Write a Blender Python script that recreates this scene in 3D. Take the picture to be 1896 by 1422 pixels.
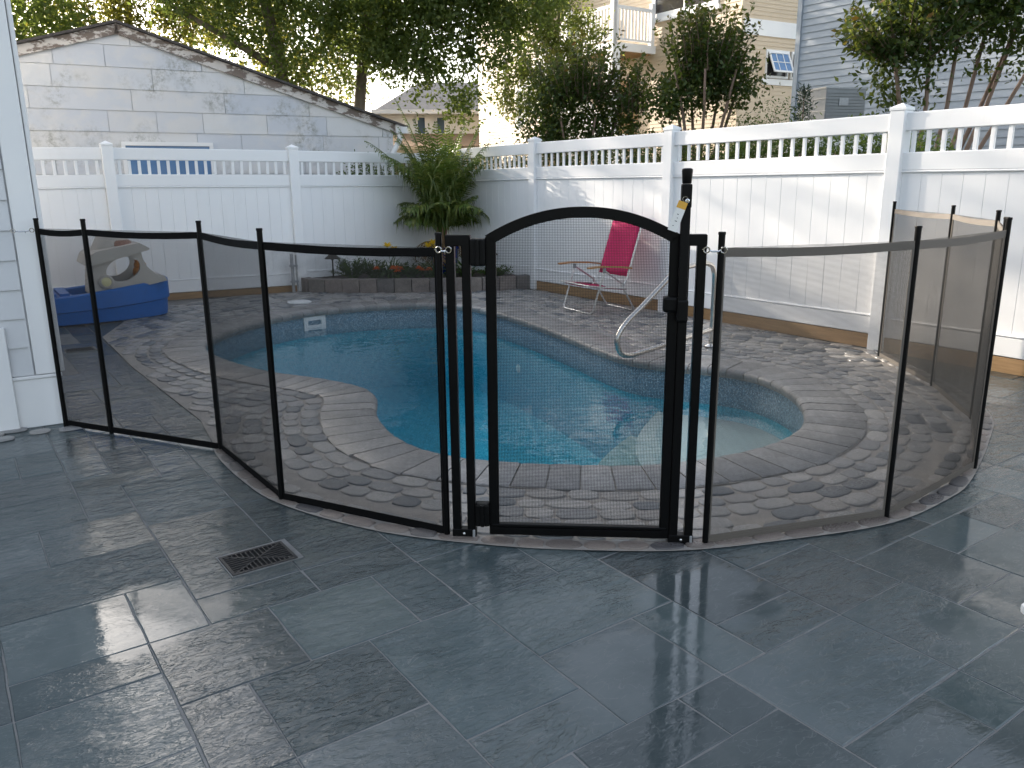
import bpy, bmesh, math, random
import numpy as np
from mathutils import Vector, Matrix, Euler
from mathutils.geometry import tessellate_polygon

random.seed(7)
RNG = np.random.default_rng(11)
for o in list(bpy.data.objects):
    bpy.data.objects.remove(o)
SC = bpy.context.scene
COL = SC.collection

# ------------------------------------------------------------------ camera
PITCH, ROLL, CAM_H = math.radians(14.2), math.radians(0.5), 1.45
cam = bpy.data.cameras.new('camera')
cam.sensor_fit = 'HORIZONTAL'
cam.sensor_width = 36.0
cam.lens = 36.0 * 1500.0 / 1896.0
cam.clip_start = 0.05
cam.clip_end = 2000
cam_ob = bpy.data.objects.new('camera', cam)
COL.objects.link(cam_ob)
_f = Vector((0, math.cos(PITCH), -math.sin(PITCH)))
_u0 = Vector((0, math.sin(PITCH), math.cos(PITCH)))
_r0 = Vector((1, 0, 0))
_r = _r0 * math.cos(ROLL) - _u0 * math.sin(ROLL)
_u = _r0 * math.sin(ROLL) + _u0 * math.cos(ROLL)
_m = Matrix((_r, _u, -_f)).transposed().to_4x4()
_m.translation = (0, 0, CAM_H)
cam_ob.matrix_world = _m
SC.camera = cam_ob

# ------------------------------------------------------------------ sky, sun, exposure
SUN_AZ, SUN_EL = math.radians(-47.0), math.radians(19.0)   # azimuth from +Y, clockwise positive
world = bpy.data.worlds.new('World')
SC.world = world
world.use_nodes = True
wn = world.node_tree.nodes
wl = world.node_tree.links
bg = wn['Background']
sky = wn.new('ShaderNodeTexSky')
sky.sky_type = 'NISHITA'
sky.sun_disc = False
sky.sun_elevation = SUN_EL
sky.sun_rotation = SUN_AZ
sky.air_density = 1.0
sky.dust_density = 3.0
sky.ozone_density = 1.0
hz = wn.new('ShaderNodeHueSaturation')      # hazy, milky evening sky
hz.inputs['Saturation'].default_value = 0.55
wl.new(sky.outputs[0], hz.inputs['Color'])
wl.new(hz.outputs[0], bg.inputs[0])
bg.inputs[1].default_value = 0.15
sun = bpy.data.lights.new('sun', 'SUN')
sun.energy = 3.5
sun.angle = math.radians(0.55)
sun.color = (1.0, 0.88, 0.74)
sun_ob = bpy.data.objects.new('sun', sun)
COL.objects.link(sun_ob)
_s = Vector((math.sin(SUN_AZ) * math.cos(SUN_EL), math.cos(SUN_AZ) * math.cos(SUN_EL), math.sin(SUN_EL)))
sun_ob.rotation_euler = _s.to_track_quat('Z', 'Y').to_euler()
sun_ob.location = _s * 60
SC.view_settings.view_transform = 'Standard'
SC.view_settings.look = 'None'
SC.view_settings.gamma = 1.0
SC.view_settings.exposure = 1.62
SC.view_settings.use_curve_mapping = False
SC.render.engine = 'CYCLES'
cy = SC.cycles
cy.use_denoising = True
cy.max_bounces = 6
cy.diffuse_bounces = 3
cy.glossy_bounces = 4
cy.transmission_bounces = 6
cy.transparent_max_bounces = 24
cy.caustics_reflective = False
cy.caustics_refractive = False
cy.sample_clamp_indirect = 6.0
cy.adaptive_threshold = 0.02

# ------------------------------------------------------------------ object helpers
def link(o, parent=None):
    COL.objects.link(o)
    if parent is not None:
        o.parent = parent
    return o

def tag(o, label=None, cat=None, group=None, kind=None):
    if label: o['label'] = label
    if cat: o['category'] = cat
    if group: o['group'] = group
    if kind: o['kind'] = kind
    return o

def thing(name, label, cat, loc=(0, 0, 0), rz=0.0, group=None, kind=None):
    o = bpy.data.objects.new(name, None)
    o.empty_display_size = 0.1
    o.location = loc
    o.rotation_euler = (0, 0, rz)
    link(o)
    return tag(o, label, cat, group, kind)

def ob(name, mesh, mat=None, parent=None, loc=(0, 0, 0), rot=(0, 0, 0), scale=None):
    o = bpy.data.objects.new(name, mesh)
    o.location = loc
    o.rotation_euler = rot
    if scale is not None: o.scale = scale
    if mat is not None and len(mesh.materials) == 0:
        mesh.materials.append(mat)
    return link(o, parent)

class MB:
    """collects shapes; build() links them as one mesh object"""
    def __init__(self):
        self.v = []; self.f = []
    def add(self, vs, fs):
        n = len(self.v)
        self.v += [tuple(p) for p in vs]
        self.f += [tuple(i + n for i in q) for q in fs]
        return self
    def box(self, c, s, rz=0.0, M=None):
        hx, hy, hz = s[0] / 2, s[1] / 2, s[2] / 2
        vs = [Vector((x * hx, y * hy, z * hz)) for x in (-1, 1) for y in (-1, 1) for z in (-1, 1)]
        R = M if M is not None else Matrix.Rotation(rz, 3, 'Z')
        vs = [R @ p + Vector(c) for p in vs]
        return self.add(vs, [(0, 1, 3, 2), (4, 6, 7, 5), (0, 4, 5, 1), (2, 3, 7, 6), (0, 2, 6, 4), (1, 5, 7, 3)])
    def bar(self, a, b, w, h=None):
        a, b = Vector(a), Vector(b)
        d = b - a
        q = d.to_track_quat('Z', 'Y').to_matrix()
        return self.box((a + b) / 2, (w, h or w, d.length), M=q)
    def tube(self, pts, r, n=8, closed=False, caps=True):
        P = [Vector(p) for p in pts]
        R = r if isinstance(r, (list, tuple)) else [r] * len(P)
        vs, fs = [], []
        up = None
        m = len(P)
        for i, p in enumerate(P):
            if closed: t = P[(i + 1) % m] - P[i - 1]
            else: t = P[min(i + 1, m - 1)] - P[max(i - 1, 0)]
            t.normalize()
            if up is None:
                up = Vector((0, 0, 1)) if abs(t.z) < .9 else Vector((1, 0, 0))
            x = up - t * up.dot(t)
            if x.length < 1e-5: x = Vector((1, 0, 0)) - t * t.x
            x.normalize(); up = x
            y = t.cross(x)
            for k in range(n):
                a = 2 * math.pi * k / n
                vs.append(p + (x * math.cos(a) + y * math.sin(a)) * R[i])
        for i in range(m if closed else m - 1):
            for k in range(n):
                a, b = i * n + k, i * n + (k + 1) % n
                c = ((i + 1) % m) * n
                fs.append((a, b, c + (k + 1) % n, c + k))
        if caps and not closed:
            fs.append(tuple(range(n))[::-1]); fs.append(tuple((m - 1) * n + k for k in range(n)))
        return self.add(vs, fs)
    def lathe(self, prof, n=16, c=(0, 0, 0)):
        vs, fs = [], []
        for r, z in prof:
            for k in range(n):
                a = 2 * math.pi * k / n
                vs.append((c[0] + r * math.cos(a), c[1] + r * math.sin(a), c[2] + z))
        for i in range(len(prof) - 1):
            for k in range(n):
                fs.append((i * n + k, i * n + (k + 1) % n, (i + 1) * n + (k + 1) % n, (i + 1) * n + k))
        fs.append(tuple(range(n))[::-1]); fs.append(tuple((len(prof) - 1) * n + k for k in range(n)))
        return self.add(vs, fs)
    def prism(self, outer, lo, hi, holes=(), fn=None):
        """outer/holes: 2-D loops; fn maps (a, b, t) to 3-D, t = lo or hi"""
        fn = fn or (lambda a, b, t: (a, b, t))
        loops = [list(outer)] + [list(h) for h in holes]
        tri = tessellate_polygon([[Vector((a, b, 0)) for a, b in L] for L in loops])
        flat = [p for L in loops for p in L]
        N = len(flat)
        vs = [fn(a, b, lo) for a, b in flat] + [fn(a, b, hi) for a, b in flat]
        fs = [tuple(t)[::-1] for t in tri] + [tuple(i + N for i in t) for t in tri]
        k = 0
        for L in loops:
            m = len(L)
            for i in range(m):
                fs.append((k + i, k + (i + 1) % m, N + k + (i + 1) % m, N + k + i))
            k += m
        return self.add(vs, fs)
    def sheet(self, outer, z, holes=()):
        loops = [list(outer)] + [list(h) for h in holes]
        tri = tessellate_polygon([[Vector((a, b, 0)) for a, b in L] for L in loops])
        flat = [p for L in loops for p in L]
        fs = []
        for t in tri:
            a, b, c = (Vector((*flat[i], 0)) for i in t)
            fs.append(tuple(t) if (b - a).cross(c - a).z > 0 else tuple(t)[::-1])
        return self.add([(a, b, z) for a, b in flat], fs)
    def mesh(self, name, mat=None, smooth=False, fix=False):
        me = bpy.data.meshes.new(name)
        me.from_pydata(self.v, [], self.f)
        if fix:
            b = bmesh.new(); b.from_mesh(me)
            bmesh.ops.recalc_face_normals(b, faces=b.faces)
            b.to_mesh(me); b.free()
        if smooth:
            me.polygons.foreach_set('use_smooth', [True] * len(me.polygons))
            if smooth != 'all': me.set_sharp_from_angle(angle=math.radians(40))
        if mat: me.materials.append(mat)
        me.update()
        return me
    def build(self, name, mat, parent=None, smooth=False, fix=True, loc=(0, 0, 0), rot=(0, 0, 0)):
        return ob(name, self.mesh(name, mat, smooth, fix), None, parent, loc, rot)

_bc = {}
def boxmesh(sx, sy, sz, bev=0.0, mat=None, seg=1):
    key = (round(sx, 4), round(sy, 4), round(sz, 4), bev, mat.name if mat else '')
    if key not in _bc:
        b = bmesh.new()
        bmesh.ops.create_cube(b, size=1.0)
        bmesh.ops.scale(b, vec=(sx, sy, sz), verts=b.verts)
        if bev:
            bmesh.ops.bevel(b, geom=list(b.edges), offset=bev, segments=seg, affect='EDGES', profile=.6)
        me = bpy.data.meshes.new('block')
        b.to_mesh(me); b.free()
        if mat: me.materials.append(mat)
        _bc[key] = me
    return _bc[key]

def rough_mesh(name, V, F, mat, smooth=False, attr=None):
    """numpy verts (N,3), faces (M,k) -> mesh, fast"""
    me = bpy.data.meshes.new(name)
    V = np.asarray(V, dtype=np.float32); F = np.asarray(F, dtype=np.int32)
    k = F.shape[1]
    me.vertices.add(len(V)); me.vertices.foreach_set('co', V.ravel())
    me.loops.add(F.size); me.loops.foreach_set('vertex_index', F.ravel())
    me.polygons.add(len(F))
    me.polygons.foreach_set('loop_start', np.arange(0, F.size, k, dtype=np.int32))
    me.polygons.foreach_set('loop_total', np.full(len(F), k, dtype=np.int32))
    if smooth: me.polygons.foreach_set('use_smooth', np.ones(len(F), dtype=bool))
    if attr is not None:
        a = me.attributes.new('tint', 'FLOAT', 'POINT')
        a.data.foreach_set('value', np.asarray(attr, dtype=np.float32))
    me.update(calc_edges=True)
    if mat: me.materials.append(mat)
    return me

# ------------------------------------------------------------------ material helpers
class NT:
    def __init__(self, name):
        self.m = bpy.data.materials.new(name)
        self.m.use_nodes = True
        self.t = self.m.node_tree
        self.n = self.t.nodes
        self.p = self.n['Principled BSDF']
        self.out = self.n['Material Output']
    def node(self, typ, **kw):
        x = self.n.new(typ)
        for k, v in kw.items(): setattr(x, k, v)
        return x
    def put(self, sock, val):
        if isinstance(val, bpy.types.NodeSocket): self.t.links.new(val, sock)
        elif isinstance(val, (tuple, list)):
            sock.default_value = tuple(val) + ((1.0,) if len(val) == 3 and len(sock.default_value) == 4 else ())
        else: sock.default_value = val
    def coord(self, kind='Object', scale=(1, 1, 1), rnd=0.0, rot=(0, 0, 0)):
        c = self.node('ShaderNodeTexCoord').outputs[kind] if kind != 'World' else self.node('ShaderNodeNewGeometry').outputs['Position']
        if rnd:
            oi = self.node('ShaderNodeObjectInfo')
            s = self.node('ShaderNodeVectorMath', operation='SCALE')
            self.put(s.inputs[0], (37.1 * rnd, 91.7 * rnd, 13.3 * rnd)); self.put(s.inputs['Scale'], oi.outputs['Random'])
            a = self.node('ShaderNodeVectorMath', operation='ADD')
            self.put(a.inputs[0], c); self.put(a.inputs[1], s.outputs[0]); c = a.outputs[0]
        m = self.node('ShaderNodeMapping')
        self.put(m.inputs['Vector'], c); m.inputs['Scale'].default_value = scale; m.inputs['Rotation'].default_value = rot
        return m.outputs[0]
    def noise(self, vec, scale=5, detail=4, rough=.55, dist=0.0):
        x = self.node('ShaderNodeTexNoise')
        self.put(x.inputs['Vector'], vec); x.inputs['Scale'].default_value = scale
        x.inputs['Detail'].default_value = detail; x.inputs['Roughness'].default_value = rough
        x.inputs['Distortion'].default_value = dist
        return x.outputs['Fac']
    def vor(self, vec, scale=5, feature='F1', out='Distance', rnd=1.0):
        x = self.node('ShaderNodeTexVoronoi', feature=feature)
        self.put(x.inputs['Vector'], vec); x.inputs['Scale'].default_value = scale
        x.inputs['Randomness'].default_value = rnd
        return x.outputs[out]
    def ramp(self, fac, stops, interp='LINEAR'):
        x = self.node('ShaderNodeValToRGB')
        x.color_ramp.interpolation = interp
        e = x.color_ramp.elements
        while len(e) < len(stops): e.new(.5)
        for i, (p, c) in enumerate(stops):
            e[i].position = p
            if not isinstance(c, (tuple, list)): c = (c, c, c)
            e[i].color = tuple(c) + (1,)
        self.put(x.inputs[0], fac)
        return x.outputs[0]
    def math(self, op, a, b=0.0, c=None, clamp=False):
        x = self.node('ShaderNodeMath', operation=op, use_clamp=clamp)
        self.put(x.inputs[0], a); self.put(x.inputs[1], b)
        if c is not None: self.put(x.inputs[2], c)
        return x.outputs[0]
    def mix(self, fac, a, b, mode='MIX'):
        x = self.node('ShaderNodeMix', data_type='RGBA', blend_type=mode)
        self.put(x.inputs[0], fac); self.put(x.inputs[6], a); self.put(x.inputs[7], b)
        return x.outputs[2]
    def bump(self, h, strength=.3, dist=.01, normal=None):
        x = self.node('ShaderNodeBump')
        self.put(x.inputs['Height'], h)
        self.put(x.inputs['Strength'], strength); x.inputs['Distance'].default_value = dist
        if normal is not None: self.put(x.inputs['Normal'], normal)
        self.put(self.p.inputs['Normal'], x.outputs[0])
        return x.outputs[0]
    def rnd(self):
        oi = self.node('ShaderNodeObjectInfo').outputs['Random']
        g = self.node('ShaderNodeNewGeometry').outputs['Random Per Island']
        return self.math('FRACT', self.math('ADD', oi, g))
    def set(self, base=None, rough=None, metal=None, **kw):
        if base is not None: self.put(self.p.inputs['Base Color'], base)
        if rough is not None: self.put(self.p.inputs['Roughness'], rough)
        if metal is not None: self.put(self.p.inputs['Metallic'], metal)
        for k, v in kw.items(): self.put(self.p.inputs[k.replace('_', ' ')], v)
        return self.m

def pm(name, c1, c2=None, scale=8, rough=.5, metal=0, bump=0.0, stretch=(1, 1, 1), rnd=0.5, detail=4, bscale=None, lo=.3, hi=.7, rvar=.12):
    t = NT(name)
    v = t.coord('Object', stretch, rnd)
    n = t.noise(v, scale, detail)
    c2 = c2 or tuple(x * .8 for x in c1)
    base = t.ramp(n, [(lo, c1), (hi, c2)])
    n2 = t.noise(v, scale * 2.3, 3)
    r = t.math('MULTIPLY_ADD', n2, rvar * 2, rough - rvar)
    if bump:
        t.bump(t.noise(v, bscale or scale * 4, 5), bump, .004)
    return t.set(base, r, metal)

# ------------------------------------------------------------------ materials
def slate_material():
    t = NT('slate')
    v = t.coord('Object', (1, 1, 1), 1.0)
    vs = t.coord('Object', (1.0, 2.4, 1), 1.0, (0, 0, .5))
    rnd = t.rnd()
    r2 = t.math('FRACT', t.math('MULTIPLY', rnd, 17.31))
    # natural cleft: thin layers that break off along wandering edges
    n1 = t.noise(vs, 3.0, 5, .58, .35)
    tt = t.math('MULTIPLY', n1, 15.0)
    step = t.math('ADD', t.math('FLOOR', tt), t.math('POWER', t.math('FRACT', tt), 10.0))
    n3 = t.noise(vs, 8.5, 5, .62, .6)
    t3 = t.math('MULTIPLY', n3, 9.0)
    step3 = t.math('ADD', t.math('FLOOR', t3), t.math('POWER', t.math('FRACT', t3), 6.0))
    cleft = t.math('MULTIPLY', step, 1 / 15.0)
    chip = t.math('MULTIPLY', t.math('MULTIPLY', step3, 1 / 9.0), t.ramp(r2, [(.30, .06), (.9, .55)]))
    grain = t.noise(vs, 34, 5, .68)
    fine = t.noise(v, 120, 3, .6)
    h = t.math('ADD', cleft, chip)
    h = t.math('ADD', h, t.math('MULTIPLY', grain, .075))
    h = t.math('ADD', h, t.math('MULTIPLY', fine, .012))
    h = t.math('ADD', h, t.math('MULTIPLY', t.noise(vs, 6.5, 3, .5, .5), .36))
    # standing water lies flat and mirror-like; a thin film elsewhere
    wet = t.noise(t.coord('World'), 1.5, 4, .55, .4)
    wetm = t.ramp(t.math('ADD', wet, t.math('MULTIPLY', t.math('SUBTRACT', r2, .5), .42)), [(.40, 0.0), (.62, 1.0)])
    pos = t.node('ShaderNodeNewGeometry').outputs['Position']
    pud = 0.0
    for (px_, py_, pr_) in ((.52, 1.98, .50), (1.22, 1.80, .45), (.72, 2.62, .30), (1.95, 3.0, .40), (1.75, 2.35, .30), (-1.25, 2.45, .35), (-1.6, 1.95, .30)):
        dd = t.node('ShaderNodeVectorMath', operation='DISTANCE')
        t.put(dd.inputs[0], pos); t.put(dd.inputs[1], (px_, py_, 0.0))
        e_ = t.math('ADD', t.math('DIVIDE', dd.outputs['Value'], pr_), t.math('MULTIPLY', t.math('SUBTRACT', wet, .5), 2.2))
        pud = t.math('MAXIMUM', pud, t.ramp(e_, [(.72, 1.0), (1.0, 0.0)]))
    wetm = t.math('MAXIMUM', wetm, pud)
    c = t.ramp(t.noise(v, 3.5, 6, .62), [(.28, (.052, .068, .072)), (.5, (.072, .090, .094)), (.75, (.096, .111, .114))])
    tint = t.ramp(rnd, [(0, (.84, .94, .95)), (.35, (1.0, 1.0, 1.0)), (.7, (.92, 1.0, .98)), (1, (1.08, 1.06, 1.05))])
    c = t.mix(1.0, c, tint, 'MULTIPLY')
    r3 = t.math('FRACT', t.math('MULTIPLY', rnd, 41.7))
    c = t.mix(1.0, c, t.ramp(r3, [(0, .76), (.5, 1.0), (1, 1.28)]), 'MULTIPLY')
    rust = t.ramp(t.noise(v, 2.1, 4), [(.64, 0.0), (.84, .35)])
    c = t.mix(rust, c, (.085, .078, .062))
    c = t.mix(t.ramp(grain, [(.5, 0.0), (.75, .35)]), c, (.11, .125, .125))
    veins = t.ramp(t.noise(vs, 7, 3, .5, 1.4), [(.488, 0.0), (.5, .35), (.512, 0.0)])
    c = t.mix(veins, c, (.19, .20, .20))
    rough = t.ramp(wetm, [(0, .15), (.8, .035), (1, .010)])
    rough = t.math('ADD', rough, t.math('MULTIPLY', t.math('MULTIPLY', t.math('SUBTRACT', grain, .5), .12), t.math('SUBTRACT', 1.0, wetm)), clamp=True)
    stren = t.math('MULTIPLY', t.math('MULTIPLY_ADD', wetm, -.74, 1.0), t.math('MULTIPLY_ADD', pud, -.88, 1.0))
    t.bump(h, stren, .046)
    return t.set(c, rough, 0.0, IOR=1.5)

def stone_material(name, cols, rough=.42, bump=.5, bscale=28, wet=True):
    t = NT(name)
    v = t.coord('Object', (1, 1, 1), 1.0)
    rnd = t.rnd()
    k = len(cols)
    c = t.ramp(rnd, [(i / k, cols[i]) for i in range(k)], 'CONSTANT')
    n = t.noise(v, bscale * .45, 5, .65)
    c = t.mix(1.0, c, t.ramp(n, [(.25, .72), (.75, 1.2)]), 'MULTIPLY')
    sp = t.noise(v, bscale * 3, 2)
    c = t.mix(1.0, c, t.ramp(sp, [(.35, .85), (.65, 1.1)]), 'MULTIPLY')
    t.bump(t.math('ADD', n, t.math('MULTIPLY', sp, .35)), bump, .006)
    r = rough
    if wet:
        wetn = t.noise(t.coord('World'), 1.4, 3)
        r = t.ramp(t.math('ADD', wetn, t.math('MULTIPLY', n, .25)), [(.45, rough), (.8, rough * .5)])
    return t.set(c, r)

M = {}
M['slate'] = slate_material()
M['cobble'] = stone_material('cobble', [(.290, .282, .270), (.340, .326, .306), (.240, .240, .238), (.375, .360, .335), (.135, .148, .160), (.300, .282, .262), (.400, .382, .355), (.315, .308, .296), (.270, .266, .260), (.350, .334, .312), (.210, .212, .215), (.115, .125, .136)])
M['edge_cobble'] = stone_material('edge_cobble', [(.205, .170, .148), (.175, .148, .130), (.240, .200, .172), (.145, .132, .124), (.220, .185, .160), (.105, .100, .100)])
M['coping'] = stone_material('coping', [(.285, .276, .264), (.250, .243, .234), (.320, .310, .296), (.268, .263, .256), (.228, .223, .217)], .55, .45, 22)
M['planter_block'] = stone_material('planter_block', [(.170, .145, .130), (.215, .180, .160), (.145, .130, .122), (.195, .170, .150)], .75, .9, 25, wet=False)
M['mortar'] = pm('mortar', (.225, .225, .22), (.15, .15, .147), 12, .6, bump=.5, rnd=0)
M['sandy_grout'] = pm('sandy_grout', (.36, .33, .292), (.27, .247, .222), 14, .7, bump=.5, rnd=0)
M['soil'] = pm('soil', (.035, .024, .017), (.06, .042, .03), 30, .9, bump=1.0, rnd=0)
M['earth'] = pm('earth', (.07, .065, .045), (.05, .06, .03), 1.2, .95, bump=.6, rnd=0)

def vinyl():
    t = NT('white_vinyl')
    v = t.coord('World')
    n = t.noise(v, 1.6, 4)
    c = t.ramp(n, [(.3, (.85, .855, .86)), (.7, (.88, .88, .875))])
    dirt = t.ramp(t.noise(t.coord('World', (3, 3, .6)), 2.2, 5, .65), [(.56, 0.0), (.8, .16)])
    c = t.mix(dirt, c, (.60, .60, .56))
    return t.set(c, t.math('MULTIPLY_ADD', n, .2, .25))
M['vinyl'] = vinyl()

def painted(name, c1, c2, dirt=(.45, .43, .38), amt=.25, scale=3.0, rough=.5):
    t = NT(name)
    v = t.coord('World')
    c = t.ramp(t.noise(v, scale, 4), [(.3, c1), (.7, c2)])
    d = t.ramp(t.noise(t.coord('World', (1.6, 1.6, .5)), scale * .9, 6, .65), [(.52, 0.0), (.8, amt)])
    c = t.mix(d, c, dirt)
    t.bump(t.noise(t.coord('World', (1, 1, 6)), 12, 3), .08, .004)
    return t.set(c, rough)
M['white_siding'] = painted('white_siding', (.60, .61, .625), (.64, .645, .65), (.55, .55, .54), .15)
M['white_trim'] = painted('white_trim', (.78, .78, .78), (.82, .815, .80), (.6, .6, .58), .1)
M['beige_siding'] = painted('beige_siding', (.56, .45, .315), (.60, .485, .345), (.45, .37, .27), .15)
M['grey_siding'] = painted('grey_siding', (.335, .375, .42), (.365, .405, .445), (.30, .33, .36), .2)
def garage_panels():
    t = NT('weathered_panel')
    v = t.coord('World')
    rnd = t.rnd()
    c = t.ramp(rnd, [(0, (.60, .605, .62)), (.3, (.66, .645, .63)), (.6, (.56, .58, .62)), (1, (.67, .665, .655))])
    patch = t.noise(t.coord('World', (1, 1, 1.4)), 2.4, 5, .6)
    c = t.mix(t.ramp(patch, [(.48, 0.0), (.62, .75)]), c, (.66, .64, .615))
    c = t.mix(t.ramp(t.noise(v, 1.7, 4), [(.5, 0.0), (.7, .6)]), c, (.50, .53, .58))
    mold = t.math('MULTIPLY', t.ramp(t.noise(v, 1.5, 4), [(.50, 0.0), (.64, 1.0)]), t.ramp(t.noise(v, 14, 5, .78), [(.44, 0.0), (.68, .95)]))
    c = t.mix(mold, c, (.20, .20, .16))
    t.bump(t.noise(v, 20, 5), .15, .004)
    return t.set(c, .55)
M['weathered'] = garage_panels()
def peeling():
    t = NT('peeling_wood')
    v = t.coord('World', (1, 1, 2.2))
    n = t.noise(v, 4.5, 6, .7)
    c = t.ramp(n, [(.47, (.19, .15, .125)), (.52, (.62, .58, .54))])
    t.bump(n, .5, .01)
    return t.set(c, .8)
M['peeling'] = peeling()
M['shingle'] = pm('shingle', (.05, .045, .042), (.09, .08, .075), 9, .9, bump=.9)
M['roof_grey'] = pm('roof_grey', (.16, .155, .15), (.21, .2, .19), 6, .9, bump=.6)
M['brown_shingle'] = pm('brown_shingle', (.33, .22, .13), (.26, .17, .10), 5, .85, bump=.5)
M['timber'] = pm('timber', (.36, .22, .10), (.26, .155, .07), 7, .7, bump=.6, stretch=(.6, 8, 8))
def matt_black(name, c, rough, spec):
    t = NT(name)
    n = t.noise(t.coord('Object', (1, 1, 1), .5), 25, 4)
    t.p.inputs['Specular IOR Level'].default_value = spec
    return t.set(t.ramp(n, [(.3, (c, c, c * 1.08)), (.7, (c * 1.6, c * 1.6, c * 1.65))]), t.math('MULTIPLY_ADD', n, .16, rough - .08))
M['black_metal'] = matt_black('black_metal', .0014, .36, .15)
M['black_plastic'] = matt_black('black_plastic', .0018, .42, .15)
M['binding'] = matt_black('binding', .0028, .6, .10)
M['binding_sunlit'] = pm('binding_sunlit', (.115, .10, .085), (.14, .122, .10), 60, .6, bump=.4, stretch=(1, 1, 30), rvar=.05)  # lit copy of the binding: sun from behind put into the colour
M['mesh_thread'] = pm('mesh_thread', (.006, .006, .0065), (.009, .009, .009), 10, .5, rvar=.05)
M['mesh_thread_sunlit'] = pm('mesh_thread_sunlit', (.045, .040, .034), (.055, .049, .041), 10, .6, rvar=.05)  # lit copy of the thread, browned as if sun shone through
M['chrome'] = pm('chrome', (.72, .72, .72), (.66, .66, .66), 20, .12, metal=1, rvar=.04)
M['steel'] = pm('steel', (.62, .60, .57), (.55, .53, .50), 14, .22, metal=1, bump=.05, rvar=.08)
M['galvanised'] = pm('galvanised', (.42, .43, .44), (.33, .34, .35), 25, .5, metal=.6)
M['aluminium'] = pm('aluminium', (.70, .70, .69), (.60, .60, .59), 20, .35, metal=.85)
def fabric():
    t = NT('pink_fabric')
    v = t.coord('Object', (1, 1, 1))
    w = t.noise(v, 220, 2)
    c = t.ramp(t.noise(v, 6, 4), [(.3, (.56, .012, .125)), (.7, (.66, .018, .16))])
    t.bump(w, .3, .002)
    m = t.set(c, .8)
    tr = t.node('ShaderNodeBsdfTranslucent'); t.put(tr.inputs[0], (.75, .03, .2))
    mx = t.node('ShaderNodeMixShader'); mx.inputs[0].default_value = .35
    t.t.links.new(t.p.outputs[0], mx.inputs[1]); t.t.links.new(tr.outputs[0], mx.inputs[2]); t.t.links.new(mx.outputs[0], t.out.inputs[0])
    return m
M['pink'] = fabric()
M['arm_wood'] = pm('arm_wood', (.46, .24, .09), (.36, .18, .065), 9, .4, stretch=(1, 8, 8))
M['toy_blue'] = pm('toy_blue', (.004, .13, .46), (.003, .11, .40), 3, .42, bump=.15, bscale=60)
M['toy_tan'] = pm('toy_tan', (.44, .40, .345), (.49, .445, .385), 5, .55, bump=.2, bscale=60)
M['toy_brown'] = pm('toy_brown', (.33, .17, .12), (.28, .15, .10), 5, .5)
M['toy_orange'] = pm('toy_orange', (.70, .26, .03), (.60, .21, .025), 5, .45)
M['toy_yellow'] = pm('toy_yellow', (.66, .60, .32), (.58, .52, .28), 5, .45)
M['bronze'] = pm('bronze', (.035, .028, .022), (.05, .042, .034), 14, .5, metal=.4)
M['cobalt_glaze'] = pm('cobalt_glaze', (.008, .03, .20), (.006, .02, .14), 5, .15)
M['iron'] = pm('iron', (.035, .034, .034), (.055, .052, .05), 16, .55, metal=.3, bump=.3)
M['void_shade'] = pm('void_shade', (.006, .006, .006), (.01, .01, .01), 10, .9)  # near-black: shade of hollow openings put into the colour
M['white_plastic'] = pm('white_plastic', (.78, .78, .77), (.74, .74, .73), 6, .35)
M['grey_metal'] = pm('grey_metal', (.25, .265, .265), (.29, .30, .30), 5, .5)
M['paper'] = pm('paper', (.82, .81, .78), (.78, .77, .73), 20, .6)
M['orange_paper'] = pm('orange_paper', (.72, .40, .05), (.68, .36, .05), 20, .6)
M['ink'] = pm('ink', (.02, .02, .025), (.03, .03, .03), 20, .7)
M['bark'] = pm('bark', (.24, .19, .14), (.12, .095, .07), 5, .9, bump=1.0, stretch=(1, 1, .35), bscale=9)
M['smooth_bark'] = pm('smooth_bark', (.26, .17, .12), (.17, .115, .085), 6, .65, bump=.4, stretch=(1, 1, .3))
M['brown_sheath'] = pm('brown_sheath', (.23, .15, .08), (.13, .08, .045), 20, .9, bump=.8, stretch=(1, 1, .2))

def glass(name, tint=(.10, .16, .22), rough=.06):
    t = NT(name)
    n = t.noise(t.coord('World'), 2.0, 3)
    c = t.ramp(n, [(.3, tint), (.7, tuple(x * .75 for x in tint))])
    return t.set(c, rough, 0.0, IOR=1.6)
M['window_glass'] = glass('window_glass', (.10, .14, .20))
M['blue_glass'] = glass('blue_glass', (.12, .24, .44))
M['dark_glass'] = glass('dark_glass', (.05, .045, .045))

def leaf_mat(name, stops, trans=(.10, .17, .02), tmix=.4, rough=.45, tint=False):
    t = NT(name)
    rnd = t.node('ShaderNodeNewGeometry').outputs['Random Per Island']
    if tint:
        a = t.node('ShaderNodeAttribute', attribute_name='tint').outputs['Fac']
        rr = t.math('ADD', a, t.math('MULTIPLY', t.math('SUBTRACT', rnd, .5), .35), clamp=True)
    else:
        rr = rnd
    c = t.ramp(rr, stops)
    t.set(c, rough)
    t.p.inputs['Specular IOR Level'].default_value = .35
    tr = t.node('ShaderNodeBsdfTranslucent')
    t.put(tr.inputs[0], t.mix(.45, c, trans))
    mx = t.node('ShaderNodeMixShader'); mx.inputs[0].default_value = tmix
    t.t.links.new(t.p.outputs[0], mx.inputs[1]); t.t.links.new(tr.outputs[0], mx.inputs[2]); t.t.links.new(mx.outputs[0], t.out.inputs[0])
    return t.m
M['leaf_big'] = leaf_mat('leaf_big', [(0, (.062, .100, .028)), (.5, (.100, .145, .040)), (1, (.150, .185, .055))], (.32, .40, .06), .6)
M['leaf_light'] = leaf_mat('leaf_light', [(0, (.08, .115, .03)), (.5, (.12, .16, .042)), (1, (.17, .19, .055))], (.42, .46, .08), .6)
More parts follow.
